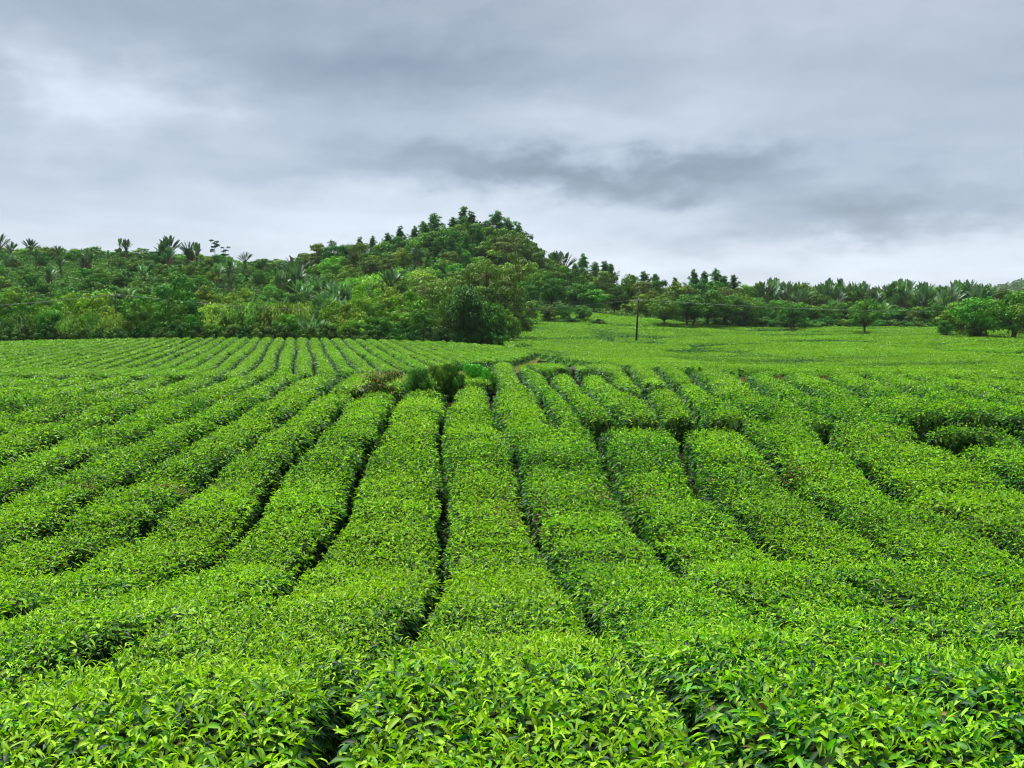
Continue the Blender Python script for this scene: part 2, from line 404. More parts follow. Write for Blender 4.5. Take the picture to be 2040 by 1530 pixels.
BROWN = [(unproj(300, 967), 1.5, .35), (unproj(1030, 1020), .5, .9), (unproj(1235, 985), .7, .5), (unproj(1570, 930), .8, .5)]
def tea_colours(r, P, depth_below, fresh, d):
    """tender tips on the clipped top, old leaves on the flanks with gap shade painted in by depth, patches of paler flush"""
    n = len(P); x, y = P[:, 0], P[:, 1]
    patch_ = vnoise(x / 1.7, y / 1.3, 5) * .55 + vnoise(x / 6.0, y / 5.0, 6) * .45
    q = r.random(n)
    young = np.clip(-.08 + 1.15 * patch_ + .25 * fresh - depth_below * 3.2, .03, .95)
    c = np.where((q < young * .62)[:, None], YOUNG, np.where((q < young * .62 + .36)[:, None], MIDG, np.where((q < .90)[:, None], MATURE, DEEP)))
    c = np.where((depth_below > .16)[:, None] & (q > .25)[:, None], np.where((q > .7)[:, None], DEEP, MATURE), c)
    rust = (r.random(n) < .008) & (d < 40)
    for (p, rx, ry) in BROWN:
        g = np.exp(-(((x - p[0]) / rx) ** 2 + ((y - p[1]) / ry) ** 2)); rust |= r.random(n) < (.65 if rx > 1 else .35) * g
    c = np.where(rust[:, None], RUST * (.6 + .8 * r.random((n, 1))), c)
    c = c * (.55 + .85 * r.random((n, 1))) * (.82 + .36 * vnoise(x / 2.4, y / 1.4, 17))[:, None]
    # far off, single leaves merge: pull towards the mean
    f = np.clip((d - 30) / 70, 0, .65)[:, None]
    dk = np.clip((depth_below - .05) / .16, 0, 1)[:, None]  # depth also paints the shade of gaps and slits
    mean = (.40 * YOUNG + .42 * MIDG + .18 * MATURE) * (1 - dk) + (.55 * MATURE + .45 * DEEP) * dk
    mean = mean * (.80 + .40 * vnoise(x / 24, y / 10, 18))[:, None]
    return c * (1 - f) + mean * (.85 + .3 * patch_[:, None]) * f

def scatter_on(mb, V, quads, r, side_h=None, keep=None, tonemul=1.0):
    """leaves over a hull made of quads; number and size follow the distance"""
    A, B, C_, D_ = (V[quads[:, i]] for i in range(4))
    nrm = np.cross(C_ - A, D_ - B); area = .5 * np.linalg.norm(nrm, axis=1); nrm = norm(nrm)
    cen = (A + B + C_ + D_) / 4; d = np.hypot(cen[:, 0], cen[:, 1])
    inview = (np.abs(cen[:, 0]) < .58 * cen[:, 1] + 1.2) & (cen[:, 1] > 1.8)
    low = np.clip(1.0 - (G(cen[:, 0], cen[:, 1]) + .02 - cen[:, 2]) / .2, 0, 1)      # few leaves near the ground
    lam = area * rho(d) * inview * low
    k = r.poisson(lam); idx = np.repeat(np.arange(len(quads)), k); n = len(idx)
    if n == 0: return
    a, b = r.random((n, 1)), r.random((n, 1))
    P = (A[idx]*(1-a)*(1-b) + B[idx]*a*(1-b) + C_[idx]*a*b + D_[idx]*(1-a)*b)
    N = nrm[idx]; dd = d[idx]; L0 = leaf_len(dd)
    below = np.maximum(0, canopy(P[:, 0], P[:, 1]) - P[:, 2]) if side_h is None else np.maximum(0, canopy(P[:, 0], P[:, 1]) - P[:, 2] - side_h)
    tips = r.random(n) < np.clip(.42 - below * 2, .06, .5)
    h = r.normal(size=(n, 3)); h[:, 2] *= .2; h = norm(h)
    up = np.array([0, 0, 1.0])
    D = np.where(tips[:, None], N * .3 + up * .65 + h * (.35 + .9 * r.random((n, 1))), N * .4 + up * .12 * r.normal(0, 2.2, (n, 1)) + h * 1.0)
    D = norm(D)
    lift = np.where(tips, .2 + .8 * r.random(n), -.35 + .9 * r.random(n)) * np.minimum(L0, .16) * 1.15 * np.where(below > .12, .5, 1.0) * np.interp(dd, [25, 60], [1, .6])
    P = P + N * lift[:, None]
    L = L0 * np.where(tips, .5 + .65 * r.random(n), .6 + .85 * r.random(n)); W = L * np.where(tips, .29, .38) * (.85 + .3 * r.random(n))
    W = np.where(dd > 35, W * 1.35, W)
    bud = tips & (r.random(n) < .16) & (dd < 30); W = np.where(bud, W * .62, W); L = np.where(bud, L * 1.15, L)
    P = P + N * (bud * .035)[:, None]
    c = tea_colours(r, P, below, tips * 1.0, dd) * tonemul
    c = np.where(bud[:, None], YOUNG * (1.0 + .35 * r.random((n, 1))), c)
    c = np.where((tips & (r.random(n) < .35))[:, None], c * .6 + YOUNG * .42, c)
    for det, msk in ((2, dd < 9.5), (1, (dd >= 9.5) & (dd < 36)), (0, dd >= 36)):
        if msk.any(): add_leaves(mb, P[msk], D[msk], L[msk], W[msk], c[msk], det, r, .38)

TT = np.array([0, 0, 0, .045, .18, .4, .6, .82, .955, 1, 1, 1])       # across the row
def hedge_hull(fl, fr, y0, y1, maskf, gap=.15, seed=0, dome=1.0):
    ys = [y0]
    while ys[-1] < y1: ys.append(ys[-1] + max(.18, min(1.0, ys[-1] * .014)))
    ys = np.array(ys); n = len(ys)
    gap = gap * np.interp(ys, [3, 9, 14, 45], [.8, 1, 1, 1.7]); dm = (dome * np.interp(ys, [14, 45], [1, 1.6]))[:, None]; gl = gap * (.75 + .7 * vnoise(ys / 1.1, ys * 0 + seed, 8)); gr = gap * (.75 + .7 * vnoise(ys / 1.1, ys * 0 + seed + 9.5, 8))
    xl, xr = fl(ys) + gl, fr(ys) - gr
    w = np.maximum(xr - xl, .05)
    ok = ((fr(ys) - fl(ys)) > .62).astype(float)
    X = xl[:, None] + TT[None] * w[:, None]
    Y = np.repeat(ys[:, None], 12, 1) + .03 * (vnoise(X * 3, ys[:, None] * 3, 9) - .5)
    wob = .17 * (vnoise(ys[:, None] / .55, np.arange(12)[None] * 1.7 + seed, 10) - .5)
    X = X + wob * np.array([1, 1, 1, .8, .3, 0, 0, .3, .8, 1, 1, 1]) + np.array([.10, .05, 0, 0, 0, 0, 0, 0, 0, 0, -.05, -.10])
    top = canopy(X, Y); g = G(X, Y)
    drop = np.array([9, .52, .20, .06, .012, 0, 0, .012, .06, .20, .52, 9])[None] + (dm - 1) * np.array([0, .2, .26, .19, .075, 0, 0, .075, .19, .26, .2, 0])[None]
    Z = np.maximum(top - drop, g - .02)
    Z[:, 0] = g[:, 0] - .02; Z[:, 11] = g[:, 11] - .02
    mk = maskf(X, Y) * ok[:, None] * open_ground(X, Y)
    ends = np.minimum(np.arange(n), np.arange(n)[::-1]); mk = mk * np.clip(ends, 0, 1)[:, None]
    Z = np.where(mk > .5, Z, g - .03)
    V = np.stack([X, Y, Z], -1).reshape(-1, 3)
    i = np.arange(n - 1)[:, None] * 12; j = np.arange(11)[None]
    q = np.stack([i + j, i + j + 1, i + 12 + j + 1, i + 12 + j], -1).reshape(-1, 4)
    mq = mk.reshape(-1)[q].max(1) > .5
    return V, q[mq], top.reshape(-1), mk.reshape(-1)
def compact(V, q):
    u, inv = np.unique(q, return_inverse=True); return V[u], inv.reshape(q.shape)
def make_hedge(fl, fr, y0, y1, maskf, label, group, seed, gap=.15, dome=1.0):
    V, q, top, mk = hedge_hull(fl, fr, y0, y1, maskf, gap, seed, dome)
    if len(q) < 4: return None
    c0 = V[q].mean(1); vis = (np.abs(c0[:, 0]) < .60 * c0[:, 1] + 1.6)
    if vis.sum() < 4: return None
    q = q[vis]
    r = np.random.default_rng(1000 + seed)
    base = V[q].mean((0, 1)); base[2] = float(G(base[0], base[1]))
    root = link('tea_hedge', None); root.location = base; tag(root, label, 'tea hedge', group)
    lf = MB(); scatter_on(lf, V, q, r)
    if lf.n == 0: bpy.data.objects.remove(root); return None
    hv, hq = compact(V, q)
    d = np.hypot(hv[:, 0], hv[:, 1])[:, None]
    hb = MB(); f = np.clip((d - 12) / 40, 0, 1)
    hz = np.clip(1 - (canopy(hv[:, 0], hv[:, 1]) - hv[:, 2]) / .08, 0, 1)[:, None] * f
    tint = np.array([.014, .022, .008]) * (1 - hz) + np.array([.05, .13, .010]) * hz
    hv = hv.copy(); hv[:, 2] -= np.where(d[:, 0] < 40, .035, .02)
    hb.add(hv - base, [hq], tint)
    # low weeds, added in dark colours to deepen the shade of the gap floor
    n = int(110 * max(0, min(y1, 32) - max(y0, 2)))
    if n:
        y = r.uniform(max(y0, 2), min(y1, 32), n); x = fl(y) + r.normal(0, .13, n); k = (np.abs(x) < .58 * y + 1.2) & (maskf(x, y) > .5); x, y = x[k], y[k]; n = len(x)
        P = np.stack([x, y, G(x, y) + .16 * r.random(n)], 1); D = rdir(r, n); D[:, 2] = np.abs(D[:, 2]) * .8
        if n: add_leaves(lf, P, norm(D), .07 + .07 * r.random(n), .045, np.where(r.random((n, 1)) < .3, MIDG * .5, MATURE * .7), 1, r)
    # bare twigs showing in the gaps close to the camera
    if y0 < 12:
        yy = r.uniform(y0, min(y1, 16), 70)
        for y in yy:
            s = r.random() < .5
            x = float((fl(np.array([y])) if s else fr(np.array([y])))[0]) + (.24 if s else -.24) + r.normal(0, .05)
            g0 = float(G(x, y)); p = np.array([x, y, g0])
            pts = [p, p + [r.normal(0, .05), r.normal(0, .05), .3], p + [(-.12 if s else .12) + r.normal(0, .06), r.normal(0, .1), .62]]
            add_tube(lf, np.array(pts), [.012, .008, .004], (.09, .06, .04), 4)
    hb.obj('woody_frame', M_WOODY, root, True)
    for k in range(len(lf.V)): lf.V[k] = lf.V[k] - base
    lf.obj('foliage', M_TEA, root)
    return root

# ================= ground =================
def build_ground():
    th = np.radians(np.concatenate([np.arange(-180, -44, 6), np.arange(-44, 44, .55), np.arange(44, 180, 6)]))
    rr = np.exp(np.linspace(math.log(.6), math.log(3200), 310))
    R_, T_ = np.meshgrid(rr, th, indexing='ij'); X = R_ * np.sin(T_); Y = R_ * np.cos(T_)
    Z = G(X, Y) + .06 * (vnoise(X * 1.5, Y * 1.5, 12) - .5) * (R_ < 150)
    far = np.clip((Y - 900) / 300, 0, 1) * np.exp(-.5 * (((X - 1165) / 400) ** 2 + ((Y - 1500) / 400) ** 2))
    Z = Z + far * 7 * (vnoise(X / 16, Y / 16, 13) + .6 * vnoise(X / 7, Y / 7, 14))
    nr, nt = X.shape
    c = np.zeros(X.shape + (3,)); c[:] = (.012, .010, .006)
    wood = ((Y > 131) & (X < .0 * Y - 2)) | (Y > 238) | (Y < -5)
    gr = np.clip(vnoise(X / 5, Y / 5, 15), 0, 1)[..., None]
    c = np.where(wood[..., None], np.array([.022, .060, .014]) * (.7 + .8 * gr), c)
    c = np.where((Y > 420)[..., None], np.array([.030, .065, .022]) * (.6 + .9 * gr), c)
    cf = c_front(X); band = (Y > cf - 5.5) & (Y < cf + 1.0) & (X > -17) & (X < 6)
    c = np.where(band[..., None], np.array([.22, .20, .075]) * (.6 + .7 * gr), c)
    dry = np.exp(-(((X - HOLES[13][0]) / 5) ** 2 + ((Y - HOLES[13][1]) / 2.5) ** 2))[..., None]
    c = c * (1 - dry) + np.array([.23, .12, .06]) * dry
    V = np.stack([X, Y, Z], -1).reshape(-1, 3)
    i = np.arange(nr - 1)[:, None] * nt; j = np.arange(nt)[None]; j1 = (j + 1) % nt
    q = np.stack([i + j, i + nt + j, i + nt + j1, i + j1], -1).reshape(-1, 4)
    mb = MB(); ctr = len(V); V = np.concatenate([V, [[0, 0, float(G(0, 0))]]]); cc = np.concatenate([c.reshape(-1, 3), c[0, :1]])
    t = np.stack([np.full(nt, ctr), np.arange(nt), (np.arange(nt) + 1) % nt], 1)
    mb.add(V, [q[:, ::-1][:, ::-1], t], cc)
    tag(mb.obj('ground', M_SOIL, None, True), 'dark soil and rolling hill ground under the tea', kind='structure')
build_ground()

# ================= tea hedges =================
ORD = ['first', 'second', 'third', 'fourth', 'fifth', 'sixth', 'seventh', 'eighth', 'ninth', 'tenth', 'eleventh', 'twelfth', 'thirteenth', 'fourteenth', 'fifteenth', 'sixteenth', 'seventeenth', 'eighteenth', 'nineteenth', 'twentieth']
def ordinal(i):   # 0-based
    if i < 20: return ORD[i]
    tens = {2: 'twenty', 3: 'thirty', 4: 'forty', 5: 'fifty', 6: 'sixty', 7: 'seventy', 8: 'eighty'}
    n = i + 1
    if n % 10 == 0: return tens[n // 10][:-1] + 'ieth'
    return tens[n // 10] + '-' + ORD[n % 10 - 1]
def a_end(x): return np.where(x < -7.2, 56.0, np.where(x < -1.3, 55.0, np.where(x < 1.0, 76.0, np.where((x < 5.6) | (x > 9.0), 23.1, 23.9))))
def b_start(x): return np.where(((x > 1.9) & (x < 5.8)) | (x > 9.6), 25.3, 24.1)
def d_front(x): return np.interp(x, [9, 13, 17], [79.5, 74, 61.5])
def mask_a(x, y):
    cut = np.where(x < -13, 5.2, 3.5)
    return ((y < a_end(x)) & (y < c_front(x) - cut - .9 * vnoise(x / 2, y * 0, 21))).astype(float)
def mask_b(x, y): return ((y > b_start(x) + .5 * (vnoise(x / 1.3, y * 0, 22) - .5)) & (y < np.minimum(c_front(x) - 3.2, 200)) & (y < d_front(x) - .7)).astype(float)
def mask_c(x, y): return ((y > c_front(x) + .5 * vnoise(x / 1.5, y * 0, 23)) & (y < 128.5) & (np.abs(y - 91 - 3 * (vnoise(np.floor((x + .2115 * y) / 1.435), y * 0, 24) * 2 - 1)) > (.45 + .2 * np.sin(x * 1.3)))).astype(float)

A_SEQ = ['L15', 'L14', 'L13', 'L12', 'L11', 'L10', 'L9', 'L8', 'L7', 'L6', 'L5', 'L4', 'L3', 'L2', 'L1', 'g0', 'g1', 'g2', 'R3', 'R4', 'R5', 'R6', 'R7', 'R8', 'R9']
seed = 0
ic = A_SEQ.index('g0')
for i in range(len(A_SEQ) - 1):
    k0, k1 = A_SEQ[i], A_SEQ[i + 1]
    if i == ic: lab = 'tea row running straight away from the camera down the middle of the slope'
    elif i == ic - 1: lab = 'tea row ending at the dark bush cluster, just left of the middle row'
    elif i < ic: lab = f'clipped tea row slanting up the left slope, {ordinal(ic - 1 - i)} left of the middle row'
    else: lab = f'clipped tea row slanting down the right slope, {ordinal(i - ic - 1)} right of the middle row'
    seed += 1
    y1 = 56 if i < A_SEQ.index('L3') else 70 if i < A_SEQ.index('g1') else 24.3
    make_hedge(GF[k0], GF[k1], 1.4, y1, mask_a, lab, 'tea rows of the near slope', seed, .135 if ic - 2 < i < ic + 2 else .165, 1.0 if i < ic - 3 else .82)
B_SEQ = ['g1', 'bA', 'bA2', 'bB', 'bC', 'bD', 'bE', 'bF', 'bG', 'bH', 'bI', 'bJ', 'bK', 'bL', 'bM', 'bN', 'bO', 'bP']
for i in range(len(B_SEQ) - 1):
    seed += 1
    make_hedge(GF[B_SEQ[i]], GF[B_SEQ[i + 1]], 23.8, 82 if i < 8 else 62, mask_b,
               f'tea row in the upper block behind the cross cut, {ordinal(i)} from the block\'s left', 'tea rows of the upper block', seed, .16, 1.05)
crow = 0
for k in range(CK0, CK1):
    seed += 1
    h = make_hedge(c_gap(k), c_gap(k + 1), 53.5, 129.5, mask_c, 'x', 'tea rows of the far block', seed, .125 if k > -8 else .17, 1.0 if k > -8 else 1.6)
    if h:
        h['label'] = f'pale tea row in the far block before the tree hedge, {ordinal(crow)} from its left end'; crow += 1

# the far field: rows too dense to tell apart, one continuous clipped surface
def build_far_field():
    r = np.random.default_rng(55)
    ds = [60.5]
    while ds[-1] < 247: ds.append(ds[-1] + .0085 * ds[-1])
    ds = np.array(ds); aa = np.arange(-.06, .64, .0075)
    Y, A_ = np.meshgrid(ds, aa, indexing='ij'); X = A_ * Y
    right_c = -15.2 + 1.435 * CK1 - .2115 * (Y - 70) + .4
    ok = (Y > d_front(X)) & np.where(Y < 129, X > right_c, X > -.012 * Y + .12 * np.maximum(0, 165 - Y) * 0) & (Y < np.interp(X / Y, [-.02, .03, .1, .14, .2, .6], [214, 240, 244, 243, 238, 240])) & ((Y > c_front(X) + .5) | (X > .5))
    seam = np.clip((vnoise(X / 14, Y / 1.7, 31) - .66) / .1, 0, 1) * np.clip((vnoise(X / 40, Y / 9, 32) - .25) / .3, 0, 1)
    seam2 = np.clip((vnoise(X / 5, Y / 1.1, 33) - .74) / .08, 0, 1)
    drop = .15 * seam + .12 * seam2
    for per, amp, off in ((7.0, .55, 0.0), (4.3, .42, 3.1), (2.9, .3, 7.7)):      # low steps across the field, each lip facing the camera
        w_ = Y / per * np.clip(95 / Y, .45, 1.2) + 1.3 * vnoise(X / 26, Y / 30, 37) + off; fr_ = 1 - (w_ - np.floor(w_))
        on = np.clip((vnoise(X / 11, np.floor(w_) * 3.7 + off, 38) - .44) / .12, 0, 1)
        drop = np.maximum(drop, amp * on * np.clip(1 - fr_ / .5, 0, 1))
    for (u0, v0, u1, v1, w) in ((1085, 683, 1570, 682, 1.2), (1560, 683, 1830, 688, 1.0), (1830, 700, 2040, 716, .9), (1340, 712, 1470, 716, 1.2), (1330, 692, 1440, 700, .8), (1780, 759, 2030, 764, 1.0), (1620, 731, 1780, 745, .6), (1660, 663, 1880, 676, 1.5), (1530, 657, 1640, 661, 1.3), (1880, 676, 2040, 690, .8), (1050, 672, 1230, 668, .8), (1700, 735, 1900, 737, .5), (1500, 715, 1700, 722, .5)):
        p, q = unproj(u0, v0), unproj(u1, v1)
        if not p or not q: continue
        p, q = np.array(p), np.array(q); e = q - p; t = (X - p[0]) / e[0]
        s_ = p[1] + np.clip(t, 0, 1) * e[1] - Y + 1.6 * (vnoise(X / 7, Y / 40, 34) - .5)
        end = np.clip(np.minimum(t, 1 - t) / .08, 0, 1)
        drop = np.maximum(drop, .72 * end * (s_ > 0) * np.clip(1 - s_ / (4.5 * w), 0, 1) * np.clip((vnoise(X / 8, Y / 60, 35) - .12) / .2, 0, 1))
    og = open_ground(X, Y)
    Z = canopy(X, Y) + .25 * (vnoise(X / 9, Y / 5, 36) - .5) - drop
    Z = np.where(ok & (og > .5), np.maximum(Z, G(X, Y)), G(X, Y) - .03)
    V = np.stack([X, Y, Z], -1).reshape(-1, 3); n = len(aa)
    i = np.arange(len(ds) - 1)[:, None] * n; j = np.arange(n - 1)[None]
    q = np.stack([i + j, i + j + 1, i + n + j + 1, i + n + j], -1).reshape(-1, 4)
    q = q[(ok & (og > .5)).reshape(-1)[q].max(1)]
    mb = MB(); hv, hq = compact(V, q)
    lf = MB(); scatter_on(lf, V, q, r, side_h=.14)
    hv = hv.copy(); hv[:, 2] -= .03
    mb.add(hv, [hq], (.045, .125, .012))
    root = link('tea_ground_cover', None); root.location = (20, 120, -4); tag(root, 'far tea field, low green cover with faint cross seams around the utility pole', 'tea field', kind='stuff')
    for k_ in (mb, lf):
        for k in range(len(k_.V)): k_.V[k] = k_.V[k] - np.array([20, 120, -4])
    mb.obj('woody_frame', M_WOODY, root, True)['kind'] = 'stuff'; lf.obj('foliage', M_TEA, root)['kind'] = 'stuff'
build_far_field()

# ================= tree kinds =================
def clump_leaves(mb, c, rad, n, size, r, tint, flat=.75, up_bias=.35, det=0, spread=.5):
    d = rdir(r, n); d[:, 2] = d[:, 2] * flat + up_bias * r.random(n); d = norm(d)
    P = c + d * (rad * (1 - spread * r.random((n, 1)) ** 2)) * np.array([1, 1, flat])
    t = norm(np.cross(d, r.normal(size=(n, 3)))); D = norm(t + d * .35 + [0, 0, -.15])
    L = size * (.6 + .8 * r.random(n)); P = P - D * L[:, None] * .5
    add_leaves(mb, P, D, L, L * .66, tint * (.75 + .5 * r.random((n, 1))), det, r, .2, up=d + [0, 0, .25], jit=.3)

def tree_broad(seed, H=8.0, Wd=8.0, base=.12, nc=44, per=75, leaf=.42, green=(.036, .115, .010), flat=.72, light=(.15, .29, .014), droop=0.0, trunks=1, top=.6, open_=.0):
    r = np.random.default_rng(seed); tr, cr = MB(), MB()
    R = Wd / 2; zc = H * (base + (1 - base) * .5); rz = H * (1 - base) * .5
    cl = []
    tries = 0
    while len(cl) < nc and tries < 4000:
        tries += 1
        d = rdir(r, 1)[0]; k = r.random() ** .38
        p = np.array([d[0] * R * k * .82, d[1] * R * k * .82, zc + d[2] * rz * k * .82])
        lob = .72 + .5 * vnoise(np.array([math.atan2(d[1], d[0]) * 1.3 + 9]), np.array([d[2] * 1.7 + seed]), 3)[0]
        p[0] *= lob; p[1] *= lob
        if open_ and r.random() < open_ * (1 - abs(d[2])) * (p[2] < zc): continue
        cl.append(p)
    green, light = np.array(green), np.array(light)
    for p in cl:
        rad = R * (.18 + .17 * r.random()); g = r.random()
        hue = green * (1 - g * .75) + light * g * .75
        clump_leaves(cr, p, rad, int(per * (.7 + .6 * r.random())), leaf, r, hue * (.85 + .3 * r.random()), flat, .4)
        if droop:
            m = int(per * .4); P = p + r.normal(0, rad * .6, (m, 3)) * [1, 1, .5]
            D = norm(np.stack([r.normal(0, .3, m), r.normal(0, .3, m), -np.ones(m)], 1)); add_leaves(cr, P, D, leaf * 1.6 * droop, leaf * .35, hue * .9, 0, r, 0)
    bark = (.085, .062, .043)
    for t in range(trunks):
        o = np.array([r.normal(0, .06) * (trunks > 1), r.normal(0, .06) * (trunks > 1), -.3])
        lean = np.array([r.normal(0, .06), r.normal(0, .06), 0]) * H
        j = o + np.array([0, 0, H * max(base, .2) * 1.15 + .3]) + lean
        add_tube(tr, [o, (o + j) / 2 + lean * .2, j, [lean[0] * 1.5, lean[1] * 1.5, H * .72]], [H * .026, H * .021, H * .018, H * .006], bark)
        sel = r.choice(len(cl), min(len(cl), 9), replace=False)
        for s in sel:
            e = cl[s]; mid = j * .5 + e * .5 + [0, 0, -H * .02]
            add_tube(tr, [j, mid, e], [H * .012, H * .008, H * .003], bark, 5)
    return tr.mesh('trunk', M_BARK, True), cr.mesh('crown', M_CROWN)

def tree_pine(seed, H=12.0, Wd=7.2, base=.10, layers=24, green=(.060, .170, .036)):
    r = np.random.default_rng(seed); tr, cr = MB(), MB()
    sway = r.normal(0, .02, 2) * H
    def ax(t): return np.array([sway[0] * t * t, sway[1] * t * t, H * t])
    add_tube(tr, [ax(t) - [0, 0, .3 * (t == 0)] for t in np.linspace(0, .98, 8)], np.linspace(.018, .003, 8) * H, (.07, .05, .038))
    for i in range(layers):
        t = base + (1 - base) * (i + .4 * r.random()) / layers
        rad = Wd / 2 * (1 - ((t - base) / (1 - base)) ** 1.25) * (.45 + .8 * r.random()) + .3
        nb = r.integers(3, 5); a0 = r.random() * 6.28
        for b in range(nb):
            a = a0 + b * 6.28 / nb + r.normal(0, .3); rl = rad * (.35 + .8 * r.random())
            s = ax(t); e = s + np.array([math.cos(a) * rl, math.sin(a) * rl, rl * (.1 + .65 * t + r.normal(0, .12))])
            add_tube(tr, [s, s * .5 + e * .5 + [0, 0, -.05 * rl], e], [.004 * H, .003 * H, .002 * H], (.06, .045, .034), 4)
            for f in (.45, .7, .9, 1.05):
                if f * rl < .3: continue
                c = s + (e - s) * f + r.normal(0, .25, 3); m = 30
                D = rdir(r, m); D[:, 2] = np.abs(D[:, 2]) * .9 + .15; D = norm(D)
                add_leaves(cr, np.repeat(c[None], m, 0) + D * .06, D, .45 + .35 * r.random(m) + .2 * (rl > 1.3), .11, np.array(green) * (.6 + .9 * r.random()) * (.8 + .4 * r.random((m, 1))), 0, r, .2)
    c = ax(1.0); m = 40; D = rdir(r, m); D[:, 2] = np.abs(D[:, 2]) + .3; add_leaves(cr, np.repeat(c[None], m, 0), norm(D), .6, .09, np.array(green) * 1.2, 0, r, .1)
    return tr.mesh('trunk', M_BARK, True), cr.mesh('crown', M_PINE)

def add_frond(fo, root, az, elev, petiole, blade, wid, r, tint, tilt=0.0):
    """paddle leaf of a traveller's palm: a stalk, then a long torn blade folded on its midrib"""
    h = np.array([math.cos(az), math.sin(az), 0]); n = 9
    L = petiole + blade; pts = []
    p = np.array(root, float); e = elev
    for k in range(n + 1):
        pts.append(p.copy()); p = p + (h * math.cos(e) + np.array([0, 0, math.sin(e)])) * (L / n); e -= .022 + .05 * (k / n) * (1.4 - elev / 1.6)
    pts = np.array(pts); s = np.linspace(0, L, n + 1); kb = s >= petiole * .92
    add_tube(fo, pts, np.linspace(.10, .025, n + 1), (.085, .12, .035), 4)
    sd = np.array([-math.sin(az + tilt), math.cos(az + tilt), 0])
    P = pts[kb]; m = len(P); t = np.linspace(0, 1, m)
    for i in range(m - 1):
        w0 = wid * math.sin(min(1, .14 + t[i] * .95) * math.pi) ** .6 * .5 + .05; w1 = wid * math.sin(min(.985, .14 + t[i + 1] * .86) * math.pi) ** .6 * .5
        for sg in (-1, 1):
            lift = .35 + .3 * r.random(); tear = .10 * r.random()
            a, b = P[i], P[i + 1] - (P[i + 1] - P[i]) * tear
            v = [a, b, b + sd * sg * w1 + [0, 0, lift * w1 * .8 - .05], a + sd * sg * w0 + [0, 0, lift * w0 * .8]]
            fo.add(v, [np.array([[0, 1, 2, 3]])], np.array(tint) * (.75 + .5 * r.random()))
def palm(seed, H=9.0, stems=1, nf=22, trunk=.45, fan=True, pale=.0):
    r = np.random.default_rng(seed); cr, sk = MB(), MB(); trunks = []
    for sidx in range(stems):
        o = np.array([r.normal(0, .8), r.normal(0, .8), -.2]) * (stems > 1)
        hh = H * (1 if sidx == 0 else .55 + .4 * r.random()); th = hh * trunk
        lean = r.normal(0, .03, 2) * hh
        topp = o + np.array([lean[0], lean[1], th])
        tr = MB(); trunks.append(tr)
        add_tube(tr, [o - [0, 0, .3], (o + topp) / 2, topp, topp + [0, 0, .7]], [.22, .19, .2, .12], (.11, .085, .065), 7)
        plane = r.random() * 6.28
        ll = (hh - th) * (1.06 if fan else .72)
        if not fan: topp = topp + [r.normal(0, .9), r.normal(0, .9), r.random() * (hh - th) * .25]
        for k in range(nf):
            f = (k + .5) / nf * 2 - 1
            if fan: az = plane + (0 if f > 0 else math.pi) + r.normal(0, .28); el = math.radians(89 - abs(f) ** 1.2 * 50 + r.normal(0, 4))
            else: az = r.random() * 6.28; el = math.radians(35 + 50 * r.random())
            bl = ll * (.52 + .08 * r.random()); pt = ll * (.42 + .06 * r.random())
            g = r.random(); tint = np.array([.040, .115, .036]) * (1 - g) + np.array([.095, .18, .085]) * g
            tint = tint * (1 + pale * .5)
            add_frond(cr, topp + [0, 0, .1 + .03 * k], az, el, pt, bl, ll * .16, r, tint, r.normal(0, .5))
        for k in range(7):
            a = r.random() * 6.28; l = .5 * (hh - th) * (.6 + .5 * r.random())
            p0 = topp + [0, 0, .15]; p1 = p0 + [math.cos(a) * l * .35, math.sin(a) * l * .35, -l * .25]; p2 = p1 + [math.cos(a) * .1, math.sin(a) * .1, -l * .75]
            c = np.array([.17, .10, .05]) * (.6 + .7 * r.random())
            add_tube(sk, [p0, p1, p2], [.06, .05, .02], c, 4)
            w = np.array([-math.sin(a), math.cos(a), 0]) * .22
            sk.add([p1 - w, p1 + w, p2 + w * .7, p2 - w * .7], [np.array([[0, 1, 2, 3]])], c)
    return [t.mesh('trunk', M_BARK, True) for t in trunks] + [cr.mesh('crown', M_PALM), sk.mesh('dead_frond_skirt', M_BARK)]

def bamboo(seed, H=6.0, Wd=8.0, culms=60, green=(.115, .24, .020), droop=1.0, dens=70, leaf=.5, upright=0.0):
    r = np.random.default_rng(seed); tr, cr = MB(), MB()
    for c in range(culms):
        a = r.random() * 6.28; k = r.random() ** .6
        o = np.array([math.cos(a) * k * Wd * .22, math.sin(a) * k * Wd * .22, -.2])
        hh = H * (.62 + .42 * r.random()) * (1 - .25 * k * (1 - upright)); out = Wd * .5 * k * (.55 + .5 * r.random())
        t = np.linspace(0, 1, 8); b = a + r.normal(0, .35)
        rise = np.sin(np.minimum(t, .86) / .86 * math.pi / 2) - np.maximum(0, t - .72) * 1.1 * droop
        pts = np.stack([o[0] + math.cos(b) * out * (1 - upright * .5) * t ** 2, o[1] + math.sin(b) * out * (1 - upright * .5) * t ** 2, o[2] + hh * rise], 1)
        add_tube(tr, pts, np.linspace(.05, .012, 8), (.13, .15, .05), 4)
        n = dens; q = .18 + .82 * r.random(n) ** .6
        P = np.stack([np.interp(q, t, pts[:, i]) for i in range(3)], 1) + r.normal(0, .28, (n, 3)) * [1, 1, .7]
        D = norm(np.stack([math.cos(b) * .6 + r.normal(0, .6, n), math.sin(b) * .6 + r.normal(0, .6, n), -.55 * droop + r.normal(0, .4, n)], 1))
        g = .65 + .6 * r.random()
        add_leaves(cr, P, D, leaf * (.7 + .7 * r.random(n)), .15, np.array(green) * g * (.75 + .5 * r.random((n, 1))), 0, r, .35)
    return tr.mesh('culms', M_BARK, True), cr.mesh('crown', M_CROWN)

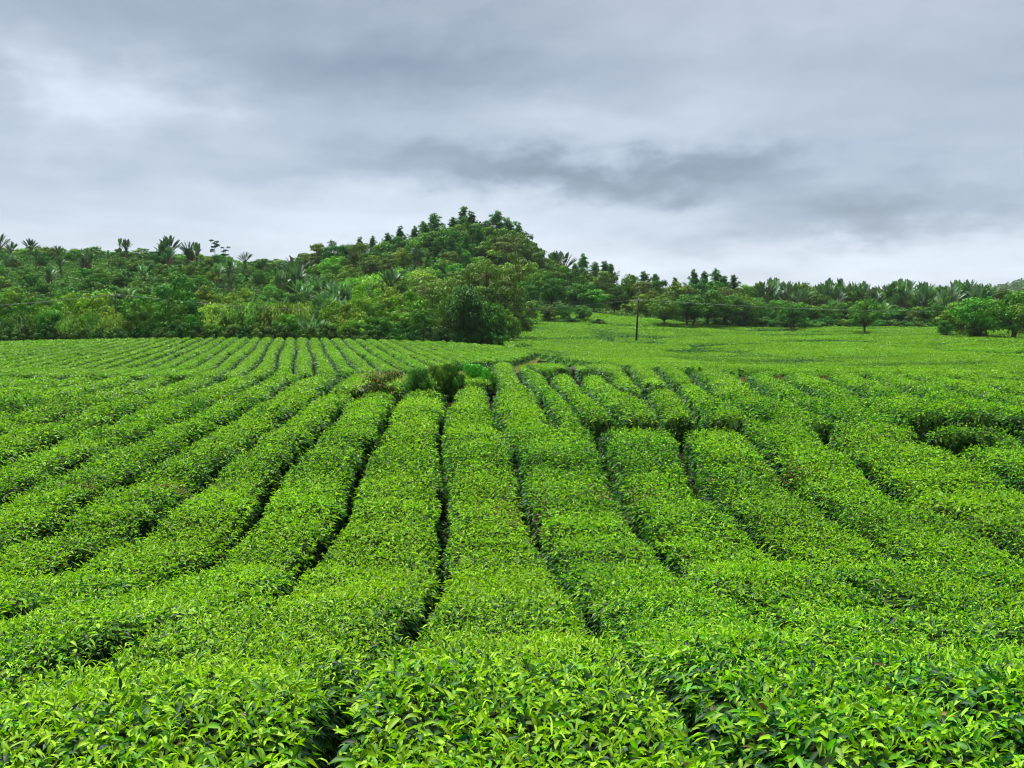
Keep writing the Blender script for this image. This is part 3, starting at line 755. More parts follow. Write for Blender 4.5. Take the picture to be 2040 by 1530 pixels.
def umbrella(seed, H=14.0, Wd=16.0, green=(.085, .15, .026)):
    """old spreading tree: forked limbs carrying flat layered pads, light showing between them"""
    r = np.random.default_rng(seed); tr, cr = MB(), MB(); bark = (.12, .075, .05)
    fork = np.array([.3, 0, H * .26]); add_tube(tr, [[0, 0, -.4], [.2, 0, H * .13], fork], [.55, .45, .42], bark, 8)
    for k in range(9):
        a = k * 6.28 / 9 + r.normal(0, .25); out = Wd * (.2 + .2 * r.random()); zt = H * (.5 + .38 * r.random())
        e = fork + [math.cos(a) * out, math.sin(a) * out, zt - fork[2]]; mid = fork * .45 + e * .55 + [0, 0, -H * .05] + r.normal(0, .3, 3)
        add_tube(tr, [fork, mid, e], [.26, .17, .07], bark, 6)
        for f in range(9):
            p = mid * (1 - f / 7) + e * (f / 7) + r.normal(0, 1, 3) * [1.5, 1.5, .8]; p[2] = min(p[2], H * .95)
            add_tube(tr, [mid * .5 + e * .5, (mid + e + 2 * p) / 4 + [0, 0, -.2], p], [.08, .05, .02], bark, 4)
            g = r.random(); clump_leaves(cr, p, 1.0 + .8 * r.random(), 105, .42, r, np.array(green) * (.75 + .55 * g) + np.array([.03, .05, .0]) * g, .5, .5, spread=.7)
    return tr.mesh('trunk', M_BARK, True), cr.mesh('crown', M_CROWN)
def spindly(seed, H=9.0):
    r = np.random.default_rng(seed); tr, cr = MB(), MB(); bark = (.06, .045, .035)
    add_tube(tr, [[0, 0, -.3], [.1, 0, H * .5], [.2, .1, H * .93]], [.13, .09, .04], bark, 6)
    for k in range(9):
        a = r.random() * 6.28; z = H * (.52 + .44 * r.random()); e = np.array([math.cos(a) * 1.5, math.sin(a) * 1.5, z + .7 * r.random()]) * [r.random() + .3, r.random() + .3, 1]
        add_tube(tr, [[.12, 0, z - .5], e], [.04, .02], bark, 4); clump_leaves(cr, e, .75, 46, .42, r, np.array([.02, .065, .018]), .5, .5)
    return tr.mesh('trunk', M_BARK, True), cr.mesh('crown', M_CROWN)

# ================= planting =================
KINDS = {}
def kind(name, builder, part_names, n, **kw):
    KINDS[name] = ([builder(sd, **kw) if not callable(kw.get('fn')) else None for sd in n], part_names, (kw.get('H') or {'tree_pine': 12.0, 'palm': 9.0, 'bamboo': 6.0, 'umbrella': 14.0, 'spindly': 9.0}.get(builder.__name__, 8.0)), kw.get('Wd'))
kind('broad', tree_broad, ('trunk', 'crown'), (1, 2, 3, 4, 5))
kind('dense', tree_broad, ('trunk', 'crown'), (11, 12, 13), nc=52, per=85, base=.02, green=(.022, .090, .010), light=(.115, .26, .014), leaf=.36)
kind('olive', tree_broad, ('trunk', 'crown'), (21, 22, 23), green=(.075, .14, .024), light=(.13, .21, .035), flat=.55, open_=.5, nc=40)
kind('field', tree_broad, ('trunk', 'crown'), (31, 32, 33, 34), base=.13, nc=52, per=85, trunks=2, green=(.040, .11, .012), light=(.125, .25, .016), leaf=.34)
kind('shrub', tree_broad, ('stem', 'foliage'), (41, 42, 43, 44), H=4.0, Wd=5.0, base=.0, nc=30, per=70, leaf=.34, green=(.038, .13, .014), light=(.12, .26, .02))
kind('lowbush', tree_broad, ('stem', 'foliage'), (51, 52, 53), H=1.6, Wd=2.4, base=.0, nc=30, per=130, leaf=.10, green=(.016, .062, .012), light=(.04, .13, .016))
kind('pine', tree_pine, ('trunk', 'crown'), (61, 62, 63, 64))
kind('pinewide', tree_pine, ('trunk', 'crown'), (66, 67, 68), Wd=9.0, base=.06, layers=26)
kind('palm', palm, ('trunk', 'crown', 'dead_frond_skirt'), (71, 72, 73, 74))
kind('palmclump', palm, ('trunk', 'crown', 'dead_frond_skirt'), (81, 82, 83), stems=4, nf=17, trunk=.36)
kind('palmlow', palm, ('trunk', 'crown', 'dead_frond_skirt'), (86, 87, 88), stems=5, nf=12, trunk=.18, fan=False, pale=.35)
kind('palmtall', palm, ('trunk', 'crown', 'dead_frond_skirt'), (91, 92), H=11.0, nf=10, trunk=.66)
kind('bamboo', bamboo, ('culms', 'crown'), (101, 102, 103))
kind('bamboodark', bamboo, ('culms', 'crown'), (105, 106), H=9.0, Wd=6.5, green=(.055, .135, .022), droop=.7, upright=.5, culms=75, dens=85)
kind('umbrella', umbrella, ('trunk', 'crown'), (111,), H=14.0)
kind('spindly', spindly, ('trunk', 'crown'), (115, 116))
_WID = {'broad': 8, 'dense': 8, 'olive': 8, 'field': 8, 'shrub': 5, 'lowbush': 2.4, 'pine': 5.5, 'pinewide': 7.5, 'bamboo': 8, 'bamboodark': 6.5, 'umbrella': 16}
OBJN = {'broad': 'broadleaf_tree', 'dense': 'broadleaf_tree', 'olive': 'olive_green_tree', 'field': 'field_tree', 'shrub': 'shrub', 'lowbush': 'bush', 'pine': 'pine_tree', 'pinewide': 'pine_tree', 'palm': 'travellers_palm', 'palmclump': 'travellers_palm', 'palmlow': 'travellers_palm', 'palmtall': 'travellers_palm', 'bamboo': 'bamboo_thicket', 'bamboodark': 'bamboo_thicket', 'umbrella': 'spreading_tree', 'spindly': 'sapling'}
CATN = {'broadleaf_tree': 'tree', 'olive_green_tree': 'tree', 'field_tree': 'tree', 'shrub': 'shrub', 'bush': 'bush', 'pine_tree': 'pine', 'travellers_palm': 'palm', 'bamboo_thicket': 'bamboo', 'spreading_tree': 'tree', 'sapling': 'sapling'}
rp = random.Random(4)
PLANTED = []
def plant(kd, u=None, vtop=None, d=None, w=None, zone='', tone=(1, 1, 1), rot=None, var=None, xy=None, h=None, label=None, sink=0.0):
    meshes, parts, H0, _ = KINDS[kd]
    ms = meshes[rp.randrange(len(meshes)) if var is None else var % len(meshes)]
    if xy is None: xy = ((u - 1020) / F * d, d)
    x, y = xy; g = float(G(x, y)) - sink
    if h is None: h = ((VH - vtop) / F * y) - g
    h = max(h, .4); sz = h / H0
    sx = sz if w is None or kd not in _WID else (w / F * y) / _WID[kd]
    root = link(OBJN[kd], None); root.location = (x, y, g); root.rotation_euler = (0, 0, rp.random() * 6.28 if rot is None else rot); root.scale = (sx, sx, sz)
    if len(ms) > len(parts): parts = ('trunk',) * (len(ms) - len(parts)) + parts
    for me, pn in zip(ms, parts):
        o = link(pn, me, root); k = .86 + .48 * rp.random()
        o.color = (tone[0] * k, tone[1] * k, tone[2] * k, 1) if pn not in ('trunk', 'stem', 'culms', 'dead_frond_skirt') else (1, 1, 1, 1)
    up, vp = proj(x, y, g + h)
    PLANTED.append(dict(o=root, kd=kd, u=up, v=vp, zone=zone, label=label, d=y))
    return root
DARK, MIDT, YEL, PALE = (.75, .8, .8), (1, 1, 1), (1.45, 1.3, .8), (1.5, 1.45, 1.5)

# --- tree hedge just behind the crest of the far tea block
for u, v, w, kd, tn, d in ((-60, 612, 90, 'bamboo', (.7, .75, .8), 139), (-5, 616, 80, 'bamboo', (.7, .8, .8), 138), (45, 610, 85, 'bamboo', (.65, .75, .8), 139), (100, 608, 80, 'dense', MIDT, 140), (150, 614, 80, 'bamboo', (.8, .85, .9), 138),
        (190, 612, 70, 'bamboo', (.75, .8, .9), 140), (232, 610, 70, 'bamboo', (.9, .95, 1.1), 139), (275, 603, 66, 'dense', MIDT, 140), (335, 606, 76, 'dense', (1.1, 1.1, .9), 141), (322, 648, 55, 'bamboo', (.6, 1.1, .9), 136), (385, 622, 60, 'dense', MIDT, 138),
        (425, 638, 62, 'dense', (1.2, 1.15, 1), 137), (470, 640, 60, 'dense', MIDT, 138), (515, 642, 60, 'dense', (1.1, 1.1, .9), 137), (575, 616, 66, 'dense', (1.2, 1.2, .8), 139), (620, 648, 56, 'dense', DARK, 137),
        (665, 640, 64, 'dense', MIDT, 138), (708, 630, 70, 'dense', (1.1, 1.1, .9), 139), (755, 622, 76, 'dense', MIDT, 138), (800, 612, 80, 'dense', (1.1, 1.15, .95), 140), (848, 610, 74, 'dense', MIDT, 139), (880, 632, 60, 'dense', DARK, 137), (985, 640, 50, 'bamboodark', MIDT, 139)):
    plant(kd, u, v, d, w, 'hedge', tn)
for i in range(33):  # dark shrubs added so the base of the tree hedge reads shaded
    u = -70 + i * 33 + rp.uniform(-8, 8)
    plant('shrub', u, 650 + rp.uniform(-7, 6), 134.5 + rp.uniform(-.8, .8), rp.uniform(44, 60), 'foot', (.42, .50, .5))
plant('bamboodark', 928, 556, 138, 92, 'hedge', (1, 1, .9), label='tall dark bamboo clump with a narrow tip at the tree hedge\'s right end', var=0)
plant('bamboodark', 972, 590, 137, 74, 'hedge', (1.35, 1.2, .7), label='yellowish bamboo clump leaning beside the tallest dark bamboo', var=1)
# --- second line and the slope behind it
plant('dense', 355, 547, 156, 118, 'second', (.95, 1, .9), label='big rounded dark tree standing above the bamboo, left of the bright thicket')
plant('dense', 345, 590, 149, 70, 'second', DARK)
for u, v, w, tn in ((425, 592, 90, PALE), (470, 586, 95, MIDT), (512, 583, 95, PALE), (556, 585, 90, MIDT), (600, 586, 90, PALE), (640, 596, 70, MIDT)):
    plant('bamboo', u, v, 168, w, 'thicket', (tn[0] * 1.0, tn[1], tn[2] * .9))
for u, v, w, d, kd, tn in ((10, 570, 80, 165, 'broad', MIDT), (60, 588, 80, 158, 'broad', YEL), (110, 592, 70, 160, 'broad', MIDT), (150, 578, 90, 166, 'broad', YEL), (195, 572, 95, 170, 'broad', YEL), (240, 592, 80, 160, 'broad', YEL), (285, 582, 80, 168, 'broad', MIDT), (40, 600, 70, 150, 'broad', DARK), (130, 606, 70, 152, 'olive', YEL), (215, 606, 80, 152, 'broad', YEL), (290, 600, 60, 152, 'broad', DARK),
        (690, 600, 90, 152, 'broad', MIDT), (735, 585, 90, 160, 'broad', MIDT), (775, 566, 90, 172, 'broad', MIDT), (725, 560, 80, 182, 'broad', YEL), (815, 575, 90, 166, 'broad', (1.2, 1.15, .9)), (860, 572, 90, 168, 'broad', MIDT), (890, 590, 70, 156, 'broad', DARK), (800, 598, 70, 150, 'olive', MIDT), (850, 600, 70, 150, 'olive', MIDT),
        (995, 560, 100, 178, 'olive', MIDT), (1030, 590, 80, 182, 'olive', MIDT), (1010, 612, 70, 168, 'broad', DARK), (900, 540, 90, 190, 'olive', PALE), (855, 532, 100, 205, 'olive', PALE), (660, 590, 60, 160, 'broad', YEL)):
    plant(kd, u, v, d, w, 'slope', tn)
plant('umbrella', 975, 487, 186, 190, 'slope', label='great spreading olive-green tree with bare forked limbs above the bamboo clump', rot=.4)
plant('umbrella', 880, 530, 200, 130, 'slope', (1.15, 1.1, 1), label='smaller layered olive tree left of the great spreading one', rot=2.4)
for u, v, w, d in ((740, 535, 80, 232), (790, 527, 85, 238), (838, 532, 80, 240), (700, 545, 60, 228)): plant('bamboo', u, v, d, w, 'plume', PALE)
# --- traveller's palms of the left ridge and the clearing
for kd, u, v, d, tn in (('palm', 8, 470, 300, DARK), ('palm', 28, 486, 292, MIDT), ('palm', 66, 480, 300, DARK), ('palmclump', 22, 505, 272, MIDT), ('palm', 78, 500, 275, MIDT), ('palmclump', 100, 530, 248, MIDT), ('palmclump', 168, 498, 278, MIDT), ('palm', 182, 502, 270, PALE), ('palm', 126, 516, 262, MIDT), ('palmtall', 221, 500, 285, MIDT), ('palmtall', 246, 477, 292, MIDT),
        ('palm', 258, 480, 300, DARK), ('palmclump', 330, 472, 300, DARK), ('palm', 343, 496, 286, PALE), ('palmclump', 382, 484, 300, MIDT), ('palm', 396, 488, 296, DARK), ('palmlow', 290, 520, 262, PALE), ('palmlow', 252, 558, 215, PALE), ('palm', 438, 527, 250, PALE), ('palm', 462, 517, 258, MIDT), ('palm', 492, 506, 298, DARK), ('palm', 458, 548, 240, MIDT),
        ('palm', 120, 492, 300, MIDT), ('palmclump', 578, 512, 245, MIDT), ('palmclump', 586, 530, 232, MIDT), ('palm', 560, 545, 226, PALE), ('palmlow', 612, 548, 224, PALE), ('palmlow', 632, 540, 230, PALE), ('palmlow', 655, 540, 222, MIDT), ('palmlow', 672, 548, 214, PALE), ('palmlow', 692, 556, 208, MIDT), ('palmlow', 712, 560, 206, PALE), ('palmlow', 664, 572, 198, MIDT), ('palmlow', 690, 580, 192, PALE), ('palmlow', 640, 590, 172, MIDT), ('palmlow', 645, 560, 204, MIDT),
        ('palm', 832, 497, 288, DARK), ('palm', 780, 540, 225, MIDT), ('palm', 1112, 505, 330, DARK), ('palm', 1126, 508, 335, DARK), ('palm', 1100, 508, 336, MIDT)):
    plant(kd, u, v, d, None, 'ridge' if u < 540 else 'clearing' if u < 740 else 'pine hill', tn)
plant('palmlow', 628, 612, 150, None, 'clearing', PALE, label='low palm with one pale horizontal leaf beside the bright thicket')
for kd, u, v, d in [('palm' if i % 3 else 'palmclump', 1530 + i * 14.2 + (i * 37 % 9), 557 + (i * 53 % 17) + (8 if u_ else 0), 285 + (i * 29 % 40)) for i, u_ in zip(range(31), [0, 0, 1] * 11)]:
    plant(kd, u, v, d, None, 'right skyline', MIDT if int(u) % 2 else (1.2, 1.2, 1.3))
for i in range(26):
    plant('palmclump' if i % 2 else 'palm', 1520 + i * 17.5 + (i * 31 % 11), 566 + (i * 41 % 15), 275 + (i * 23 % 30), None, 'right skyline', (MIDT, PALE, DARK)[i % 3])
for kd, u, v, d in (('palmlow', 1660, 585, 262), ('palmlow', 1745, 590, 258), ('palmlow', 1780, 602, 250), ('palmlow', 1890, 592, 262), ('palmclump', 1880, 580, 272)): plant(kd, u, v, d, None, 'right skyline', PALE)
plant('spindly', 432, 479, 305,  zone='ridge', label='taller thin sapling against the sky on the left ridge', var=0)
plant('spindly', 452, 493, 303, zone='ridge', label='shorter thin sapling beside the taller one on the left ridge', var=1)
# --- pines
for kd, u, v, d in (('pinewide', 867, 431, 338), ('pine', 924, 418, 342), ('pinewide', 938, 427, 335), ('pinewide', 905, 440, 338), ('pinewide', 990, 427, 335), ('pinewide', 1012, 440, 338), ('pinewide', 1030, 448, 340), ('pinewide', 968, 445, 332), ('pinewide', 885, 452, 330), ('pinewide', 850, 452, 332), ('pinewide', 828, 455, 334), ('pinewide', 800, 455, 336), ('pinewide', 845, 446, 338),
        ('pinewide', 775, 468, 332), ('pinewide', 745, 474, 335), ('pinewide', 720, 476, 338), ('pinewide', 870, 482, 300), ('pinewide', 900, 476, 302), ('pinewide', 930, 470, 305), ('pinewide', 852, 505, 282), ('pinewide', 885, 500, 284), ('pinewide', 915, 495, 290), ('pinewide', 955, 462, 318), ('pinewide', 1045, 500, 318), ('pinewide', 1070, 520, 310),
        ('pinewide', 1160, 511, 325), ('pine', 1145, 528, 320), ('pinewide', 1184, 526, 322), ('pinewide', 1205, 524, 326), ('pine', 1218, 530, 322), ('pinewide', 1282, 544, 318), ('pine', 1306, 549, 320), ('pine', 1260, 552, 322), ('pinewide', 1380, 541, 316), ('pine', 1401, 545, 318), ('pinewide', 1426, 541, 316), ('pine', 1440, 552, 315), ('pine', 1460, 550, 320), ('pine', 1345, 556, 320)):
    plant(kd, u, v, d, None, 'pine hill' if u < 1090 else 'pine row', (.9, .95, .9) if kd == 'pine' else MIDT)
for i in range(22):          # leafy trees filling the hill between the pines
    u = 770 + i * 13.6 + rp.uniform(-5, 5); v = np.interp(u, [770, 850, 920, 990, 1040, 1075], [474, 456, 434, 438, 456, 486]) + rp.uniform(0, 12)
    plant(('broad', 'olive', 'dense')[i % 3], u, v, rp.uniform(322, 336), rp.uniform(56, 80), 'pine hill', (MIDT, (.9, 1, .8), DARK)[i % 3])
# --- skyline of the left ridge and the shoulder up to the pines
for i in range(34):
    u = -110 + i * 22 + rp.uniform(-6, 6); v = np.interp(u, [-110, 110, 300, 430, 500, 600], [496, 494, 497, 505, 517, 520]) + rp.uniform(-4, 6)
    plant('shrub' if i % 3 else 'broad', u, v, rp.uniform(308, 328), rp.uniform(38, 58), 'ridge top', (1, 1.05, 1))
for u, v, w, kd, tn in ((610, 498, 60, 'olive', DARK), (640, 482, 66, 'olive', (.7, .75, .7)), (668, 480, 60, 'dense', DARK), (700, 484, 56, 'bamboodark', (1, 1, 1)), (715, 474, 50, 'olive', DARK), (1050, 462, 62, 'olive', DARK), (1062, 490, 60, 'broad', (.8, .85, .8)), (1020, 455, 80, 'olive', (.8, .9, .8)), (780, 500, 80, 'olive', PALE), (740, 505, 70, 'olive', DARK), (690, 505, 60, 'broad', DARK), (820, 485, 60, 'olive', MIDT), (965, 480, 70, 'broad', DARK), (1000, 478, 80, 'olive', DARK), (1085, 512, 66, 'broad', MIDT), (1106, 520, 60, 'dense', DARK), (1128, 524, 60, 'broad', DARK), (1075, 498, 60, 'olive', DARK), (560, 520, 60, 'broad', DARK), (530, 512, 50, 'olive', DARK)):
    plant(kd, u, v, rp.uniform(300, 330) if u < 1100 else 320, w, 'shoulder', tn)
# --- wood behind the right fields
for i in range(44):
    u = 1075 + i * 22.5 + rp.uniform(-8, 8)
    v = np.interp(u, [1075, 1150, 1250, 1300, 1500, 1700, 1860, 2040], [545, 560, 582, 590, 596, 606, 604, 600]) + rp.uniform(-12, 12)
    plant(('broad', 'dense', 'olive', 'broad')[i % 4], u, v, rp.uniform(247, 258) if i % 2 else rp.uniform(260, 275), rp.uniform(52, 76), 'right wood', (MIDT, DARK, MIDT, (1.15, 1.15, .9))[(i * 7) % 4])
for i in range(34):
    u = 1070 + i * 29.5 + rp.uniform(-10, 10); v = np.interp(u, [1075, 1150, 1250, 1500, 2040], [518, 533, 548, 562, 573]) + rp.uniform(-6, 8)
    plant(('broad', 'olive', 'dense')[i % 3], u, v, rp.uniform(285, 312), rp.uniform(48, 70), 'right rear wood', DARK if i % 2 else MIDT)
for i in range(30):
    u = 1250 + i * 21 + rp.uniform(-8, 8); plant('shrub', u, rp.uniform(628, 640), rp.uniform(241, 245), rp.uniform(34, 50), 'wood edge', DARK)
# --- trees standing in the right field
FT = [('field', 1092, 606, 640, 46, DARK, 'dark ivy-covered tree leaning on the grassy knoll below the olive tree'), ('field', 1122, 606, 640, 40, DARK, 'drooping dark tree joined to the ivy-covered one on the knoll'), ('field', 1160, 604, 642, 44, MIDT, 'small round tree with a bare double trunk on the knoll'),
      ('field', 1326, 590, 652, 80, MIDT, 'leftmost field tree of the group right of the utility pole'), ('field', 1372, 580, 653, 98, (1.1, 1.05, .95), 'tallest dark field tree in the group right of the utility pole'), ('field', 1408, 573, 653, 96, (1.15, 1.1, 1), 'olive-tinted tallest crown in the group right of the utility pole'), ('field', 1448, 580, 653, 96, MIDT, 'wide field tree fourth in the group right of the utility pole'), ('field', 1480, 584, 652, 84, MIDT, 'rightmost field tree of the group right of the utility pole'),
      ('field', 1578, 596, 660, 70, (1.15, 1.15, .9), 'field tree with a leaning pale trunk in the open right field'), ('field', 1722, 594, 668, 76, (1.2, 1.1, .9), 'lone field tree with a straight bare trunk and brown base'),
      ('dense', 1968, 588, 675, 110, MIDT, 'rounded dense tree behind the bright broad one in the right-hand grove'), ('dense', 2045, 574, 679, 125, (1, 1.1, .9), 'dense tree between the thick-trunked tree and the photo edge'),
      ('dense', 1905, 600, 672, 92, (1.3, 1.2, .9), 'yellow-green rounded thicket tree left of the big right-hand trees'), ('dense', 1880, 634, 674, 34, MIDT, 'small dark drooping tree at the left tip of the right-hand grove'), ('field', 1950, 584, 678, 116, (1.1, 1.2, .8), 'bright broad tree in the middle of the right-hand grove'), ('field', 2010, 570, 682, 130, (1, 1.15, .8), 'largest dark tree of the right-hand grove with a thick trunk'), ('field', 2075, 575, 684, 120, MIDT, 'tree cut off by the photo\'s right edge'), ('dense', 1940, 640, 678, 60, DARK, 'low dark growth under the right-hand grove')]
for kd, u, v, vb, w, tn, lb in FT:
    p = unproj(u, vb, .2); plant(kd, u, v, p[1], w, 'field', tn, label=lb)
for u, vb, h, w, lb in ((1175, 655, 1.3, 20, 'small dark bush alone in the field below the knoll'), (1254, 652, .9, 16, 'tiny bush just left of the utility pole'), (1500, 668, .9, 18, 'small bush in the tea right of the field tree group'), (1135, 645, 1.8, 40, 'low dark bush under the knoll trees'), (1190, 648, 1.6, 46, 'dark low bush right of the small round knoll tree'), (1552, 657, 1.4, 40, 'dark bush beside the leaning field tree'), (1885, 676, 1.4, 30, 'dark bush by the bare hollow at the grove')):
    p = unproj(u, vb, .2); plant('lowbush', u, None, p[1], w, 'field', DARK, h=h, label=lb)
# --- bush cluster in the tea
for u, vb, h, w, tn, lb in ((905, 800, 1.92, 66, (1.5, 1.7, 1.1), 'dark upright bush at the centre of the cluster among the tea rows'), (945, 794, 1.85, 78, (2.4, 2.6, 1.2), 'green leafy bush right of the darkest one in the cluster'), (872, 800, 1.85, 62, (2.2, 1.7, 1), 'brownish bush left of the darkest one in the cluster'), (832, 806, 1.75, 68, (1.2, 1.6, 1.5), 'dark glossy bush between the pink-flecked bush and the brownish one'), (975, 786, 1.4, 50, (2.4, 2.5, 1.1), 'small bush at the right end of the cluster')):
    p = unproj(u, vb, 0.0); plant('lowbush', u, None, p[1], w, 'cluster', tn, h=h, label=lb)
for u, vb, h, w, tn, lb in ((745, 815, 1.5, 90, (1.6, 1.3, .8), 'pink-flecked bush with dry pinkish shoots beside the dark cluster'), (780, 803, 1.5, 64, (1.2, 1.2, .8), 'olive bush behind the pink-flecked shoots')):
    p = unproj(u, vb, 0.0); b = plant('lowbush', u, None, p[1], w, 'cluster', tn, h=h, label=lb)
    r = np.random.default_rng(int(u)); mb = MB(); n = 230; P = r.normal(0, 1, (n, 3)) * [.75, .6, .25] + [0, -.1, 1.35]
    P[:, 2] -= .5 * (P[:, 0] ** 2 + P[:, 1] ** 2) * .5
    add_leaves(mb, P, norm(rdir(r, n) + [0, 0, .4]), .14, .07, np.array([.36, .22, .14]) * (.6 + .6 * r.random((n, 1))), 0, r)
    mb.obj('pinkish_shoots', M_TEA, b)  # dry pinkish shoots, each drawn as a leaf blade
for u, v in ((1375, 752), (1395, 757), (1465, 742), (1245, 762)):
    p = unproj(u, v + 10, 0.0); plant('lowbush', u, None, p[1], 24, 'upper', (1.5, 1.3, .6), h=1.15)

# --- filler scrub on the slopes, bands from low to high
def fill(n, ulo, uhi, dlo, dhi, hlo, hhi, kinds, zone, tones):
    pts = []; t = 0
    while len(pts) < n and t < 6000:
        t += 1; d = math.sqrt(rp.uniform(dlo ** 2, dhi ** 2)); u = rp.uniform(ulo, uhi); x = (u - 1020) / F * d
        if all((x - a) ** 2 + (d - b) ** 2 > 5.0 ** 2 for a, b in pts):
            pts.append((x, d)); kd = rp.choice(kinds); h = rp.uniform(hlo, hhi); vt = proj(x, d, float(G(x, d)) + h)[1]
            if any(abs(p['u'] - u) < 26 and d < p['d'] < d + 60 and vt < p['v'] + 26 for p in PLANTED if p['kd'].startswith('palm')): continue
            plant(kd, xy=(x, d), h=h, zone=zone, tone=rp.choice(tones))
fill(60, -100, 560, 176, 215, 3.5, 6.0, ['shrub', 'shrub', 'broad'], 'lower ridge slope', [MIDT, DARK, YEL])
fill(70, -100, 600, 216, 262, 3.2, 5.5, ['shrub', 'shrub', 'broad'], 'middle ridge slope', [MIDT, MIDT, DARK, (1.2, 1.2, 1)])
fill(60, -100, 640, 262, 304, 3.0, 4.8, ['shrub', 'shrub', 'broad'], 'upper ridge slope', [MIDT, MIDT, DARK])
fill(60, 560, 1040, 176, 235, 4, 6.5, ['broad', 'shrub', 'olive'], 'slope below the pines', [MIDT, MIDT, YEL, DARK])
fill(50, 640, 1060, 240, 300, 4.5, 8, ['broad', 'olive', 'dense'], 'pine hill flank', [MIDT, DARK, PALE, MIDT])

WHERE = {'hedge': 'in the tree hedge behind the tea', 'second': 'behind the tree hedge', 'foot': 'added as painted shade at the tree hedge foot', 'thicket': 'in the bright feathery thicket behind the hedge', 'slope': 'on the slope above the tree hedge', 'plume': 'high on the slope below the pines',
         'ridge': 'on the left ridge', 'clearing': 'in the clearing left of the pine hill', 'pine hill': 'on the pine-topped hill', 'right skyline': 'on the skyline of the right wood', 'pine row': 'on the skyline between hill and right wood', 'ridge top': 'along the top of the left ridge',
         'shoulder': 'on the shoulder of the pine hill', 'right wood': 'in the wood edging the right field', 'right rear wood': 'in the rear of the right wood', 'wood edge': 'at the foot of the right wood', 'field': 'in the right field', 'cluster': 'in the bush cluster', 'upper': 'between rows of the upper tea block',
         'lower ridge slope': 'low on the left ridge', 'middle ridge slope': 'halfway up the left ridge', 'upper ridge slope': 'high on the left ridge', 'slope below the pines': 'on the lower flank of the pine hill', 'pine hill flank': 'on the upper flank of the pine hill'}
LOOK = {'broad': 'leafy green tree', 'dense': 'dense dark tree', 'olive': 'open olive tree', 'field': 'tree', 'shrub': 'low rounded shrub', 'lowbush': 'yellowish bush', 'pine': 'narrow dark pine', 'pinewide': 'broad shaggy pine', 'palm': 'single fan palm', 'palmclump': 'many-stemmed fan palm', 'palmlow': 'low silvery fan palm', 'palmtall': 'tall thin-trunked fan palm', 'bamboo': 'feathery bamboo mound', 'bamboodark': 'upright dark bamboo'}
bykey = {}
for p in PLANTED:
    nm = p['o'].name.split('.')[0]; p['o']['category'] = CATN[nm]
    p['o']['group'] = {'tree': 'trees', 'palm': "traveller's palms", 'pine': 'pines', 'shrub': 'shrubs', 'bamboo': 'bamboo', 'bush': 'bushes', 'sapling': 'saplings'}[CATN[nm]] + ' ' + WHERE[p['zone']]
    if p['label']: p['o']['label'] = p['label']
    else: bykey.setdefault((p['kd'], p['zone']), []).append(p)
for (kd, zn), ps in bykey.items():
    ps.sort(key=lambda p: p['u'])
    for i, p in enumerate(ps):
        p['o']['label'] = f'{LOOK[kd]} {WHERE[zn]}' + (f', {ordinal(i)} from the left' if len(ps) > 1 else '')
    
# --- undergrowth: what grows between the trees
def undergrowth(name, label, n, fn, hmax, size, seed):
    r = np.random.default_rng(seed); d = np.sqrt(r.random(n)); x, y = fn(r, n)
    c = vnoise(x / 5, y / 5, 41); z = G(x, y) + hmax * c * r.random(n) ** .5
    P = np.stack([x, y, z], 1); D = rdir(r, n); D[:, 2] = np.abs(D[:, 2]) * .7; L = size * (.6 + .8 * r.random(n))
    g = vnoise(x / 9, y / 9, 42)[:, None]
    mb = MB(); add_leaves(mb, P, norm(D), L, L * .6, (np.array([.02, .075, .014]) * (1 - g) + np.array([.07, .18, .02]) * g) * (.7 + .6 * r.random((n, 1))), 0, r)
    tag(mb.obj(name, M_CROWN), label, 'undergrowth', kind='stuff')
def _hill(r, n):
    y = np.sqrt(r.uniform(133 ** 2, 345 ** 2, n)); a = r.uniform(-.62, .03, n); a = np.where((a > -.035) & (y < 262), -.035 - .5 * r.random(n), a); return a * y, y
def _wood(r, n):
    y = np.sqrt(r.uniform(240 ** 2, 340 ** 2, n)); a = r.uniform(.02, .64, n); return a * y, y
undergrowth('undergrowth', 'tangled green undergrowth between the trees of the hills', 170000, _hill, 2.6, .62, 3)
undergrowth('undergrowth', 'dark green undergrowth inside the wood beyond the right field', 50000, _wood, 2.4, .65, 4)
def _far(r, n):
    x = r.uniform(560, 1250, n); y = r.uniform(1100, 1700, n); return x, y
undergrowth('distant_forest', 'hazy forest covering the distant hill at the right edge', 26000, _far, 12, 7, 5)

# --- dry grass on the track between the blocks
def track_grass():
    r = np.random.default_rng(9); n = 14000
    x = r.uniform(-15, 5, n); cf = c_front(x); y = cf - 3.2 + r.normal(0, 1.3, n); k = (vnoise(x / 1.3, y / 1.3, 44) > .3)
    x, y = x[k], y[k]; n = len(x); P = np.stack([x, y, G(x, y)], 1); D = rdir(r, n); D[:, 2] = np.abs(D[:, 2]) + .8
    g = r.random((n, 1)); mb = MB(); add_leaves(mb, P, norm(D), .30 + .3 * r.random(n), .05, np.array([.30, .25, .10]) * g + np.array([.12, .20, .03]) * (1 - g), 0, r)
    tag(mb.obj('grass', M_TEA), 'dry pale grass along the track between the tea blocks', 'grass', kind='stuff')
track_grass()

